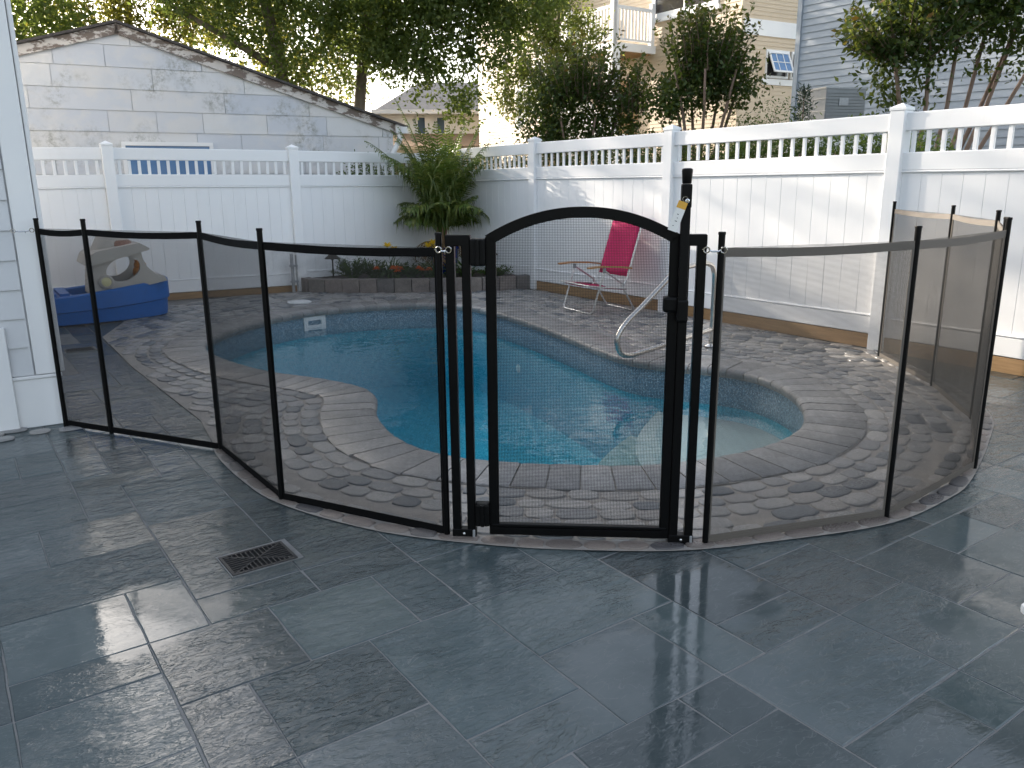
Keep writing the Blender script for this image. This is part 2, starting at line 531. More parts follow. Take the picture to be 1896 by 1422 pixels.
M['leaf_backlit'] = leaf_mat('leaf_backlit', [(0, (.09, .11, .025)), (.5, (.13, .145, .034)), (1, (.18, .155, .042))], (.42, .40, .05), .6)  # yellower copy of the tree leaf: backlight glow put into the colour
M['leaf_myrtle'] = leaf_mat('leaf_myrtle', [(0, (.040, .078, .020)), (.5, (.070, .105, .024)), (.78, (.14, .105, .025)), (1, (.22, .070, .024))], (.24, .26, .03), .45, .35, True)
M['leaf_conifer'] = leaf_mat('leaf_conifer', [(0, (.035, .065, .045)), (1, (.06, .095, .06))], (.06, .10, .03), .25)
M['leaf_hedge'] = leaf_mat('leaf_hedge', [(0, (.05, .09, .02)), (1, (.09, .14, .03))], (.16, .22, .03), .4)
M['palm_leaf'] = leaf_mat('palm_leaf', [(0, (.070, .115, .022)), (.6, (.105, .155, .030)), (1, (.19, .21, .05))], (.16, .22, .03), .35, .35)
M['palm_dry'] = leaf_mat('palm_dry', [(0, (.16, .10, .05)), (1, (.24, .16, .08))], (.2, .12, .05), .3, .7)
M['blade'] = leaf_mat('blade', [(0, (.04, .085, .02)), (1, (.08, .14, .035))], (.12, .2, .03), .35)
M['petal_yellow'] = leaf_mat('petal_yellow', [(0, (.75, .48, .03)), (1, (.82, .60, .06))], (.8, .55, .05), .4)
M['petal_orange'] = leaf_mat('petal_orange', [(0, (.75, .14, .012)), (1, (.80, .22, .02))], (.8, .2, .02), .3)

def liner():
    t = NT('pool_liner')
    v = t.coord('World')
    sp = t.noise(v, 70, 3, .7)
    c = t.ramp(sp, [(.36, (.026, .27, .38)), (.52, (.07, .43, .55)), (.66, (.27, .64, .72))])
    return t.set(c, .5)
M['liner'] = liner()
def tile():
    t = NT('pebble_tile_print')
    v = t.coord('World')
    d = t.vor(v, 95)
    col = t.vor(v, 95, out='Color')
    sep = t.node('ShaderNodeSeparateColor'); t.put(sep.inputs[0], col)
    c = t.ramp(sep.outputs[0], [(0, (.13, .26, .35)), (.35, (.27, .42, .52)), (.7, (.46, .58, .64)), (1, (.10, .20, .29))])
    c = t.mix(t.ramp(d, [(.35, 0.0), (.6, .6)]), c, (.06, .10, .14))
    return t.set(c, .35)
M['tile'] = tile()
def step_mat():
    t = NT('pale_step')
    sp = t.noise(t.coord('World'), 80, 3, .7)
    c = t.ramp(sp, [(.35, (.25, .33, .33)), (.6, (.38, .45, .44))])
    return t.set(c, .5)
M['step'] = step_mat()
def water():
    t = NT('pool_water')
    v = t.coord('World')
    n = t.math('ADD', t.noise(v, 3.2, 2, .5), t.math('MULTIPLY', t.noise(v, 11, 2, .5), .22))
    b = t.node('ShaderNodeBump'); t.put(b.inputs['Height'], n)
    b.inputs['Strength'].default_value = .17; b.inputs['Distance'].default_value = .05
    fr = t.node('ShaderNodeFresnel'); fr.inputs[0].default_value = 1.33
    t.put(fr.inputs['Normal'], b.outputs[0])
    gl = t.node('ShaderNodeBsdfGlossy'); gl.inputs['Roughness'].default_value = .015
    t.put(gl.inputs['Normal'], b.outputs[0])
    tr = t.node('ShaderNodeBsdfTransparent')
    mx = t.node('ShaderNodeMixShader')
    bf = t.node('ShaderNodeNewGeometry').outputs['Backfacing']
    t.put(mx.inputs[0], t.math('MULTIPLY', fr.outputs[0], t.math('SUBTRACT', 1.0, bf)))
    t.t.links.new(tr.outputs[0], mx.inputs[1]); t.t.links.new(gl.outputs[0], mx.inputs[2]); t.t.links.new(mx.outputs[0], t.out.inputs[0])
    ab = t.node('ShaderNodeVolumeAbsorption')
    t.put(ab.inputs['Color'], (.30, .90, .96)); ab.inputs['Density'].default_value = .36
    t.t.links.new(ab.outputs[0], t.out.inputs['Volume'])
    t.n.remove(t.p)
    return t.m
M['water'] = water()

# ------------------------------------------------------------------ plan geometry (metres; camera above the origin, +Y into the yard)
def catmull(P, n=6, closed=True):
    out = []
    m = len(P)
    for i in range(m if closed else m - 1):
        if closed: p0, p1, p2, p3 = (np.array(P[(i + k) % m]) for k in (-1, 0, 1, 2))
        else: p0, p1, p2, p3 = (np.array(P[min(max(i + k, 0), m - 1)]) for k in (-1, 0, 1, 2))
        for k in range(n):
            t = k / n
            out.append(.5 * ((2 * p1) + (-p0 + p2) * t + (2 * p0 - 5 * p1 + 4 * p2 - p3) * t * t + (-p0 + 3 * p1 - 3 * p2 + p3) * t ** 3))
    if not closed: out.append(np.array(P[-1], float))
    return np.array(out)

def resample(C, step, closed=True):
    D = np.vstack([C, C[:1]]) if closed else C
    seg = np.linalg.norm(np.diff(D, axis=0), axis=1)
    s = np.concatenate([[0], np.cumsum(seg)])
    n = max(3, int(round(s[-1] / step)))
    q = np.linspace(0, s[-1], n, endpoint=False) if closed else np.linspace(0, s[-1], n + 1)
    return np.stack([np.interp(q, s, D[:, 0]), np.interp(q, s, D[:, 1])], 1)

def normals(C, closed=True):
    if closed: T = np.roll(C, -1, 0) - np.roll(C, 1, 0)
    else: T = np.gradient(C, axis=0)
    T = T / np.linalg.norm(T, axis=1, keepdims=True)
    return np.stack([T[:, 1], -T[:, 0]], 1), T

def dist_poly(p, C, closed=True):
    A = C if closed else C[:-1]
    B = np.roll(C, -1, 0) if closed else C[1:]
    d = B - A
    t = np.clip(((p - A) * d).sum(1) / np.maximum((d * d).sum(1), 1e-12), 0, 1)
    q = A + d * t[:, None]
    return np.sqrt(((p - q) ** 2).sum(1)).min()

def inside(p, C):
    x, y = p
    A, B = C, np.roll(C, -1, 0)
    c = (A[:, 1] > y) != (B[:, 1] > y)
    xi = A[:, 0] + (y - A[:, 1]) / np.where(np.abs(B[:, 1] - A[:, 1]) < 1e-12, 1e-12, B[:, 1] - A[:, 1]) * (B[:, 0] - A[:, 0])
    return bool((c & (x < xi)).sum() % 2)

POOL_PTS = [(-2.86, 7.62), (-2.78, 7.1), (-2.45, 6.62), (-1.95, 6.15), (-1.42, 5.85), (-1.12, 5.62), (-.97, 5.35), (-.92, 5.0),
            (-.815, 4.68), (-.677, 4.4), (-.45, 4.15), (-.11, 4.0), (.36, 3.93), (.75, 3.93), (1.15, 4.06), (1.5, 4.28), (1.78, 4.63),
            (1.93, 5.1), (1.95, 5.55), (1.83, 5.93), (1.6, 6.14), (1.3, 6.28), (1.05, 6.46), (.86, 6.75), (.58, 7.46), (.22, 8.3),
            (-.15, 9.0), (-.45, 9.42), (-.9, 9.65), (-1.45, 9.6), (-2.0, 9.38), (-2.45, 8.98), (-2.72, 8.4)]
POOL = resample(catmull(POOL_PTS, 8), .09)
PN, PT = normals(POOL)            # outward (loop runs counter-clockwise)
if not inside(POOL[0] - PN[0] * .05, POOL): PN = -PN
def pool_off(d):
    return POOL + PN * d

RING_PTS = [(-1.72, 4.42), (-1.61, 4.18), (-1.35, 3.80), (-1.07, 3.49), (-.575, 3.185), (-.07, 3.035), (.3, 2.985), (.67, 2.975), (1.04, 3.045),
            (1.6, 3.21), (2.0, 3.48), (2.25, 3.73), (2.7, 4.36), (2.97, 4.82), (3.12, 5.5), (3.15, 6.7)]
RING = resample(catmull(RING_PTS, 8, False), .08, False)
COBBLE_REGION = np.vstack([RING, [(2.0, 8.45), (.4, 10.75), (.2, 10.95), (-.7, 10.72), (-1.76, 10.68), (-2.75, 10.85), (-3.6, 10.5), (-4.15, 9.6),
                                  (-4.15, 8.6), (-3.95, 7.7), (-3.07, 6.39), (-1.95, 4.86)]])
YARD = [(-8, -3), (8, -3), (8, -.1), (3.35, 6.62), (-1.04, 12.62), (-7.5, 8.5)]

# ---- ground sheet, mortar bed, cobble bed (all with the pool hole)
hole = [tuple(p) for p in pool_off(.12)]
g = MB().sheet([(-400, -200), (400, -200), (400, 700), (-400, 700)], -.06, [hole]).build('ground', M['earth'])
tag(g, kind='structure')
patio = MB().sheet(YARD, -.0028, [hole]).build('pavement', M['mortar'])
tag(patio, kind='structure')
bed = MB().sheet([tuple(p) for p in COBBLE_REGION], .005, [hole]).build('cobble_pavement', M['sandy_grout'])
tag(bed, kind='structure')

# ---- slate slabs: ashlar on a 197 mm module, laid at 35 degrees
UNIT, A35 = .1965, math.radians(35)
PD, QD = np.array([math.cos(A35), math.sin(A35)]), np.array([-math.sin(A35), math.cos(A35)])
def grid(i, j): return PD * (-.02 + UNIT * i) + QD * (1.0 + .2 * j)
PL = [(7, 2, 10), (5, 2, 6), (2, 14, 19), (3, 8, 16), (2, 3, 10), (3, 0, 6), (5, 11, 18), (6, 6, 8), (9, 6, 8), (10, 2, 7), (9, 0, 4), (12, 0, 5),
      (14, 0, 4), (16, 1, 3), (4, 6, 8), (1, 12, 14), (0, 2, 10), (3, 17, 22), (-2, 4, 8), (5, 18, 22)]
QL = [(6, 2, 10), (4, 7, 10), (2, 9, 14), (4, 12, 14), (0, 9, 20), (3, 14, 20), (3, 10, 12), (1, 14, 16), (4, 3, 5), (3, 5, 7), (2, 5, 9), (10, 0, 3), (8, 0, 2),
      (9, 3, 6), (12, 1, 3), (8, 3, 9), (14, -2, 3), (16, 3, 5)]
LO, HI = -34, 46
vwall = set(); hwall = set()
for p, a, b in PL:
    for j in range(a, b): vwall.add((p, j))
for q, a, b in QL:
    for i in range(a, b): hwall.add((i, q))
used = {}
rs = random.Random(5)
slabs = []
def fits(i, j, w, h):
    for a in range(w):
        for b in range(h):
            if (i + a, j + b) in used: return False
            if a and (i + a, j + b) in vwall: return False
            if b and (i + a, j + b) in hwall: return False
    return True
for j in range(LO, HI):
    for i in range(LO, HI):
        if (i, j) in used: continue
        opts = [(3, 2), (3, 2), (2, 3), (3, 2), (3, 3), (2, 2), (4, 2), (2, 4)]
        rs.shuffle(opts)
        opts += [(2, 2), (2, 1), (1, 2), (3, 1), (1, 3), (1, 1)]
        for w, h in opts:
            if fits(i, j, w, h): break
        for a in range(w):
            for b in range(h): used[(i + a, j + b)] = 1
        slabs.append((i, j, w, h))
YA = np.array(YARD)
HOUSE_C = np.array([-2.785, 4.86]); HW = np.array([-.857, -.514]); HB = np.array([-.514, .857])
def in_house(p):
    d = p - HOUSE_C
    return d @ HW > .05 and d @ HB > .05
n_slab = 0
for (i, j, w, h) in slabs:
    cs = [grid(i + a * w, j + b * h) for a, b in ((0, 0), (1, 0), (1, 1), (0, 1), (.5, .5))]
    c = cs[4]
    if c[1] < .9 or abs(c[0]) > .8 * c[1] + .9 or c[1] > 13: continue
    if not inside(c, YA): continue
    if all(inside(p, COBBLE_REGION) for p in cs) or in_house(c): continue
    if any(inside(p, np.array(hole)) for p in cs): continue
    W, H_ = w * UNIT, h * .2
    g2 = .0019
    hx, hy = W / 2 - g2, H_ / 2 - g2
    e = .0024
    vs, N = [], []
    def loop(off, z, jit):
        L = []
        nx, ny = max(2, w * 2), max(2, h * 2)
        for k in range(nx): L.append((-hx + 2 * hx * k / nx, -hy))
        for k in range(ny): L.append((hx, -hy + 2 * hy * k / ny))
        for k in range(nx): L.append((hx - 2 * hx * k / nx, hy))
        for k in range(ny): L.append((-hx, hy - 2 * hy * k / ny))
        return L
    base = loop(0, 0, 0)
    jits = [(rs.uniform(-.0022, .0022), rs.uniform(-.0022, .0022)) for _ in base]
    P0 = [(a + s, b + t_) for (a, b), (s, t_) in zip(base, jits)]
    n = len(P0)
    sx, sy = (hx - e - rs.uniform(0, .002)) / hx, (hy - e - rs.uniform(0, .002)) / hy
    mb = MB()
    vs = [(a, b, -.03) for a, b in P0] + [(a, b, -.0032) for a, b in P0] + [(a * sx, b * sy, 0) for a, b in P0]
    fs = []
    for r in (0, 1):
        for k in range(n): fs.append((r * n + k, r * n + (k + 1) % n, (r + 1) * n + (k + 1) % n, (r + 1) * n + k))
    fs.append(tuple(range(2 * n, 3 * n)))
    mb.add(vs, fs)
    o = ob('slab', mb.mesh('slab', M['slate']), None, patio, (c[0], c[1], rs.uniform(-.0008, .0008)),
           (rs.gauss(0, .0016), rs.gauss(0, .0016), A35 + rs.choice((0, math.pi))))
    n_slab += 1
print('slabs', n_slab)

# ---- cobbles: courses that follow the coping, an edging course along the outer ring
def stone_mesh(seed, nseg=11):
    r = random.Random(seed)
    p = r.uniform(2.6, 4.2)
    prof = []
    for k in range(nseg):
        a = 2 * math.pi * k / nseg
        c_, s_ = math.cos(a), math.sin(a)
        rad = (abs(c_) ** p + abs(s_) ** p) ** (-1 / p) * r.uniform(.97, 1.07)
        prof.append((.5 * c_ * rad, .5 * s_ * rad))
    vs = [(x, y, -.2) for x, y in prof] + [(x * .975, y * .965, .62) for x, y in prof] + [(x * .86, y * .82, .94 + r.uniform(-.05, .05)) for x, y in prof]
    vs.append((0, 0, 1.0))
    n = nseg
    fs = []
    for q in (0, 1):
        for k in range(n): fs.append((q * n + k, q * n + (k + 1) % n, (q + 1) * n + (k + 1) % n, (q + 1) * n + k))
    for k in range(n): fs.append((2 * n + k, 2 * n + (k + 1) % n, 3 * n))
    me = MB().add(vs, fs).mesh('cobble', M['cobble'], smooth='all')
    return me
STONES = [stone_mesh(100 + i) for i in range(14)]
cob = []          # (x, y, angle, length, width)
rc = random.Random(21)
COPW = .315
CO = pool_off(COPW)
RN, RT = normals(RING, False)
if inside(RING[40] + RN[40] * .06, COBBLE_REGION): RN = -RN
def ring_course(dist, wid, l0, l1):
    C = RING - RN * dist
    seg = np.linalg.norm(np.diff(C, axis=0), axis=1); s = np.concatenate([[0], np.cumsum(seg)])
    q = 0
    while q < s[-1] - .05:
        L = rc.uniform(l0, l1)
        m = q + L / 2
        x, y = np.interp(m, s, C[:, 0]), np.interp(m, s, C[:, 1])
        k = min(np.searchsorted(s, m), len(C) - 1)
        a = math.atan2(RT[k][1], RT[k][0])
        cob.append((x, y, a + rc.uniform(-.04, .04), L - rc.uniform(.008, .014), wid * rc.uniform(.90, .99)))
        q += L
ring_course(.043, .072, .12, .19)
N_EDGE = len(cob)
ring_course(.131, .080, .11, .19)
# cobbles beside the house corner, outside the mesh fence
for k in range(26):
    t_, u_ = rc.uniform(-.02, .62), rc.uniform(.04, .26)
    p = HOUSE_C + HW * t_ - HB * u_
    if all((p[0] - c[0]) ** 2 + (p[1] - c[1]) ** 2 > .013 for c in cob):
        cob.append((p[0], p[1], math.atan2(HW[1], HW[0]) + rc.uniform(-.3, .3), rc.uniform(.11, .16), rc.uniform(.07, .085)))
row = 0
d = .058
while d < 2.2:
    C = resample(pool_off(COPW + d), .06)
    w = rc.uniform(.098, .122)
    seg = np.linalg.norm(np.roll(C, -1, 0) - C, axis=1); s = np.concatenate([[0], np.cumsum(seg)])
    Cc = np.vstack([C, C[:1]])
    q = rc.uniform(0, .1)
    while q < s[-1]:
        L = rc.uniform(.12, .225)
        m = q + L / 2
        q += L
        if m > s[-1]: break
        x, y = np.interp(m, s, Cc[:, 0]), np.interp(m, s, Cc[:, 1])
        p = np.array([x, y])
        if not inside(p, COBBLE_REGION): continue
        if dist_poly(p, RING, False) < .215: continue
        if dist_poly(p, CO) < d - .03: continue
        if dist_poly(p, COBBLE_REGION) < .05: continue
        p2, p1 = np.array([np.interp(min(m + .03, s[-1]), s, Cc[:, k]) for k in (0, 1)]), np.array([np.interp(max(m - .03, 0), s, Cc[:, k]) for k in (0, 1)])
        tv = p2 - p1
        cob.append((x, y + rc.uniform(-.006, .006), math.atan2(tv[1], tv[0]) + rc.uniform(-.08, .08), L - rc.uniform(.004, .013), w * rc.uniform(.90, 1.02)))
    d += w + .004
def seen(c):
    x, y = c[0], c[1]
    if y < .8 or abs(x) > .68 * y: return -1
    return c[3] * c[4] / y ** 3 * (2.2 if c in EDGE else 1.0)
EDGE = set(cob[:N_EDGE])
order = sorted(cob, key=seen, reverse=True)
order = [c for c in order if seen(c) > 0] + [c for c in order if seen(c) <= 0]
ESTONES = []
for m_ in STONES:
    q = m_.copy(); q.materials[0] = M['edge_cobble']; ESTONES.append(q)
STV = [(np.array([v.co[:] for v in m_.vertices]), [tuple(f.vertices) for f in m_.polygons]) for m_ in STONES]
rest_v, rest_f = [], []
nv = 0
for k, (x, y, a, L, W) in enumerate(order):
    hgt = rc.uniform(.007, .0115)
    si = rc.randrange(len(STONES))
    if k < 298:
        ob('cobble', (ESTONES if (x, y, a, L, W) in EDGE else STONES)[si], None, bed, (x, y, .005), (rc.gauss(0, .01), rc.gauss(0, .01), a), (L, W, hgt))
    else:
        V, F_ = STV[si]
        c_, s_ = math.cos(a), math.sin(a)
        vx, vy = V[:, 0] * L, V[:, 1] * W
        rest_v.append(np.stack([x + vx * c_ - vy * s_, y + vx * s_ + vy * c_, .005 + V[:, 2] * hgt], 1))
        rest_f += [tuple(i + nv for i in f) for f in F_]
        nv += len(V)
mb = MB(); mb.v = [tuple(p) for p in np.vstack(rest_v)]; mb.f = rest_f
o = mb.build('far_cobbles', M['cobble'], bed, smooth='all', fix=False)
tag(o, kind='stuff')
print('cobbles', len(order))

# ---- swimming pool: coping stones, printed tile band, liner, steps, skimmer
pool = thing('swimming_pool', 'kidney-shaped in-ground pool with stone coping and pebble-print tile band', 'swimming pool')
CIN = resample(POOL, .155)
n = len(CIN)
CNn, CT = normals(CIN)
if np.dot(CNn[0], PN[0]) < 0: CNn = -CNn
fine = catmull([tuple(p) for p in CIN], 4)
FN, FT = normals(fine)
if np.dot(FN[0], PN[0]) < 0: FN = -FN
rk = random.Random(3)
prof = [(-.035, -.045), (-.046, -.025), (-.046, -.004), (-.036, .012), (-.014, .020), (.02, .022), (COPW - .012, .020), (COPW - .004, .014), (COPW, -.03)]
for k in range(n):
    a0, a1 = 4 * k, 4 * k + 4
    ids = [(a0 + q) % len(fine) for q in range(5)]
    cen = fine[ids[2]]
    vs = []
    dz = rk.uniform(-.0015, .0015)
    jw = rk.uniform(-.012, .012)
    for q, i in enumerate(ids):
        p, nn, tt = fine[i], FN[i], FT[i]
        sh = (.0042 if q == 0 else -.0042 if q == 4 else 0.0)
        for (dd, z) in prof:
            ee = dd + (jw if dd > .3 else 0)
            pos = p + nn * ee + tt * (sh if q in (0, 4) else 0)
            zz = z - (.003 if q in (0, 4) and z > 0 else 0)
            vs.append((pos[0] - cen[0], pos[1] - cen[1], zz + dz))
    m = len(prof)
    fs = []
    for q in range(4):
        for r in range(m - 1):
            fs.append((q * m + r, (q + 1) * m + r, (q + 1) * m + r + 1, q * m + r + 1))
    fs.append(tuple(range(m))); fs.append(tuple(range(4 * m, 5 * m))[::-1])
    ob('coping_stone', MB().add(vs, fs).mesh('coping_stone', M['coping'], True, True), None, pool, (cen[0], cen[1], 0))

# mortar bed under the coping shows in its joints
_a, _b = pool_off(-.034), pool_off(COPW - .006)
_k = len(_a)
MB().add([(x, y, .009) for x, y in _a] + [(x, y, .009) for x, y in _b] + [(x, y, -.05) for x, y in _a], [(i, (i + 1) % _k, _k + (i + 1) % _k, _k + i) for i in range(_k)] + [(i, 2 * _k + i, 2 * _k + (i + 1) % _k, (i + 1) % _k) for i in range(_k)]).build('coping_bed', M['sandy_grout'], pool, fix=True)
WATER_Z = -.165
def wall_band(name, mat, z0, z1, d=0.0, flip=False):
    L = pool_off(d); k = len(L)
    vs = [(x, y, z0) for x, y in L] + [(x, y, z1) for x, y in L]
    fs = [(i, i + k, (i + 1) % k + k, (i + 1) % k) for i in range(k)]
    return MB().add(vs, fs).build(name, mat, pool, smooth='all', fix=False)
wall_band('tile_band', M['tile'], -.29, -.02)
wall_band('liner_wall', M['liner'], -1.2, -.285, .004)
cx, cyy = -.35, 6.6
vs, fs = [], []
L = pool_off(.006); k = len(L)
fr = [1, .93, .8, .6, .35]
zz = [-1.0, -1.06, -1.15, -1.3, -1.45]
for f_, z in zip(fr, zz):
    for x, y in L: vs.append((cx + (x - cx) * f_, cyy + (y - cyy) * f_, z))
vs.append((cx, cyy, -1.5))
for r in range(len(fr) - 1):
    for i in range(k): fs.append((r * k + i, r * k + (i + 1) % k, (r + 1) * k + (i + 1) % k, (r + 1) * k + i))
for i in range(k): fs.append(((len(fr) - 1) * k + i, (len(fr) - 1) * k + (i + 1) % k, len(fr) * k))
MB().add(vs, fs).build('liner_floor', M['liner'], pool, smooth='all', fix=False)
# wedding-cake steps filling the right-hand lobe
def step(xmin, bulge, ztop, depth):
    L = pool_off(.03)
    pts = [tuple(p) for p in L if p[0] > xmin and p[1] < 6.6]
    pts.sort(key=lambda p: math.atan2(p[1] - 5.15, p[0] - 1.0))
    a, b = np.array(pts[-1]), np.array(pts[0])
    arc = []
    for q in range(1, 28):
        t_ = q / 28
        p = a + (b - a) * t_
        arc.append((p[0] - bulge * math.sin(math.pi * t_), p[1]))
    poly = pts + arc
    mb = MB().prism(poly, ztop - depth, ztop)
    return mb.build('step', M['step'], pool)
step(1.16, .34, -.40, 1.0)
step(.92, .44, -.66, .8)
# skimmer in the far left wall, return fittings
def wall_at(x, y):
    i = int(np.argmin(((POOL - np.array([x, y])) ** 2).sum(1)))
    return POOL[i], -PN[i], math.atan2(-PN[i][1], -PN[i][0])
p, nn, an = wall_at(-2.22, 9.2)
def face_part(name, mat, w, h, t_, out, z, parent, loops=None):
    Mx = Matrix.Rotation(an, 4, 'Z')
    mb = MB()
    if loops: mb.prism(loops[0], 0, t_, loops[1:], fn=lambda a, b, t: (t, a, b))
    else: mb.box((t_ / 2, 0, 0), (t_, w, h))
    o = mb.build(name, mat, parent)
    o.location = (p[0] + nn[0] * out, p[1] + nn[1] * out, z); o.rotation_euler = (0, 0, an)
    return o
rect = lambda w, h: [(-w / 2, -h / 2), (w / 2, -h / 2), (w / 2, h / 2), (-w / 2, h / 2)]
sk = face_part('skimmer', M['white_plastic'], .26, .17, .02, .004, -.125, pool, [rect(.27, .165), rect(.17, .055)])
fp = MB().box((-.03, 0, 0), (.02, .20, .09)).build('throat_shade', M['void_shade'], sk)  # solid block, the opening's shade painted as black
for (x, y) in ((-1.5, 5.9), (.1, 8.6)):
    p, nn, an = wall_at(x, y)
    o = MB().lathe([(.045, 0), (.045, .008), (.02, .016)], 14).build('return_fitting', M['white_plastic'], pool, loc=(p[0] + nn[0] * .003, p[1] + nn[1] * .003, -.55), rot=(0, math.pi / 2, an))
wt = MB().prism([tuple(q) for q in pool_off(.02)], -2.0, WATER_Z).build('water', M['water'])
tag(wt, kind='structure')
# round white skimmer lid let into the deck
lid = thing('skimmer_lid', 'round white skimmer lid let into the deck behind the pool', 'lid', (-2.58, 9.82, .012))
MB().lathe([(.145, 0), (.145, .012), (.13, .016)], 28).build('rim', M['white_plastic'], lid)
MB().lathe([(.115, .0165), (.11, .021), (.02, .023)], 28).build('cover', M['white_plastic'], lid)

# ------------------------------------------------------------------ white vinyl fence
def vinyl_fence(name, label, pts, zt, n_bal=18, nb=14, timber_h=.11, base=0.0):
    t = thing(name, label, 'fence', (pts[0][0], pts[0][1], 0))
    off = Vector((pts[0][0], pts[0][1], 0))
    V = M['vinyl']
    for (x, y), z in zip(pts, zt):
        a = 0.0
        a = math.atan2(pts[-1][1] - pts[0][1], pts[-1][0] - pts[0][0])
        po = ob('post', boxmesh(.127, .127, z - .06, .006, V), None, t, Vector((x, y, (z - .06) / 2)) - off, (0, 0, a))
        c = MB()
        h = .068
        c.add([(-h, -h, 0), (h, -h, 0), (h, h, 0), (-h, h, 0), (-h, -h, .022), (h, -h, .022), (h, h, .022), (-h, h, .022), (0, 0, .058)],
              [(3, 2, 1, 0), (0, 1, 5, 4), (1, 2, 6, 5), (2, 3, 7, 6), (3, 0, 4, 7), (4, 5, 8), (5, 6, 8), (6, 7, 8), (7, 4, 8)])
        cp = c.build('cap', V, po)
        cp.location = (0, 0, (z - .06) / 2)
    for i in range(len(pts) - 1):
        a, b = Vector((*pts[i], 0)), Vector((*pts[i + 1], 0))
        d = b - a; L = d.length; an = math.atan2(d.y, d.x)
        d.normalize()
        nrm = Vector((-d.y, d.x, 0))
        z = (zt[i] + zt[i + 1]) / 2
        Li = L - .127
        tilt = -math.atan2(zt[i + 1] - zt[i], L)
        cen = (a + b) / 2
        def pr(nm, sx, sy, z0, z1, bev=.004, dn=0.0, mat=V, ds=0.0):
            return ob(nm, boxmesh(sx, sy, z1 - z0, bev, mat), None, t, cen + d * ds + nrm * dn + Vector((0, 0, (z0 + z1) / 2)) - off, (0, tilt, an))
        top = z - .08
        pr('top_rail', Li + .01, .05, top - .14, top, .006)
        pr('middle_rail', Li + .01, .05, top - .445, top - .305, .006)
        pr('rail_lip', Li + .01, .060, top - .462, top - .446, .005)
        pr('bottom_rail', Li + .01, .05, timber_h + .005, timber_h + .155, .006)
        pr('bottom_lip', Li + .01, .060, timber_h + .156, timber_h + .172, .005)
        for k in range(n_bal):
            pr('baluster', .035, .022, top - .306, top - .139, .004, 0, V, -Li / 2 + Li * (k + .5) / n_bal)
        bw = Li / nb
        for k in range(nb):
            pr('board', bw - .0010, .022, timber_h + .15, top - .45, .0022, 0, V, -Li / 2 + bw * (k + .5))
        pr('timber_board', Li + .02, .038, base + .0, timber_h, .003, 0, M['timber'])
    return t
LEFT_PTS = [(-6.70, 8.82), (-4.75, 9.93), (-2.85, 11.02), (-1.04, 12.5)]
RIGHT_PTS = [(-1.04, 12.5), (.323, 10.997), (1.711, 8.929), (3.137, 6.806), (4.50, 4.78), (5.9, 2.7)]
vinyl_fence('vinyl_fence', 'white vinyl privacy fence with open pickets in front of the weathered garage', LEFT_PTS, [1.91, 1.93, 1.914, 1.90], 19, 14, .085)
_r = RIGHT_PTS[:]
vinyl_fence('vinyl_fence', 'sunlit white vinyl privacy fence behind the pink beach chair', [(-.97, 12.42)] + _r[1:], [1.95, 1.985, 1.995, 2.015, 2.02, 2.02], 19, 14, .12)

# ------------------------------------------------------------------ see-through mesh pool fence
PITCH_T, TH_T = .0046, .00092
def fabric_mesh(W, H, mat):
    nx, nz = int(W / PITCH_T), int(H / PITCH_T)
    r = TH_T / 2
    V, F = [], []
    xs = np.linspace(0, W, nx + 1)
    q = np.array([(-r, -r * .6), (r, -r * .6), (r, r * .6), (-r, r * .6)])
    vv = np.zeros((len(xs), 2, 4, 3))
    vv[..., 0] = xs[:, None, None] + q[None, None, :, 0]
    vv[..., 1] = q[None, None, :, 1] - r * .6
    vv[:, 0, :, 2] = 0; vv[:, 1, :, 2] = H
    V.append(vv.reshape(-1, 3))
    ns = max(1, int(W / .25))
    zs = np.linspace(0, H, nz + 1)
    sx = np.linspace(0, W, ns + 1)
    hh = np.zeros((len(zs), ns, 2, 4, 3))
    hh[..., 2] = zs[:, None, None, None] + q[None, None, None, :, 0]
    hh[..., 1] = q[None, None, None, :, 1] + r * .6
    for k in range(ns):
        hh[:, k, 0, :, 0] = sx[k]; hh[:, k, 1, :, 0] = sx[k + 1]
    V.append(hh.reshape(-1, 3))
    V = np.vstack(V)
    nT = len(V) // 8
    fb = np.array([(0, 1, 5, 4), (1, 2, 6, 5), (2, 3, 7, 6), (3, 0, 4, 7)])
    F = (np.arange(nT) * 8)[:, None, None] + fb[None]
    return rough_mesh('mesh_fabric', V, F.reshape(-1, 4), mat)

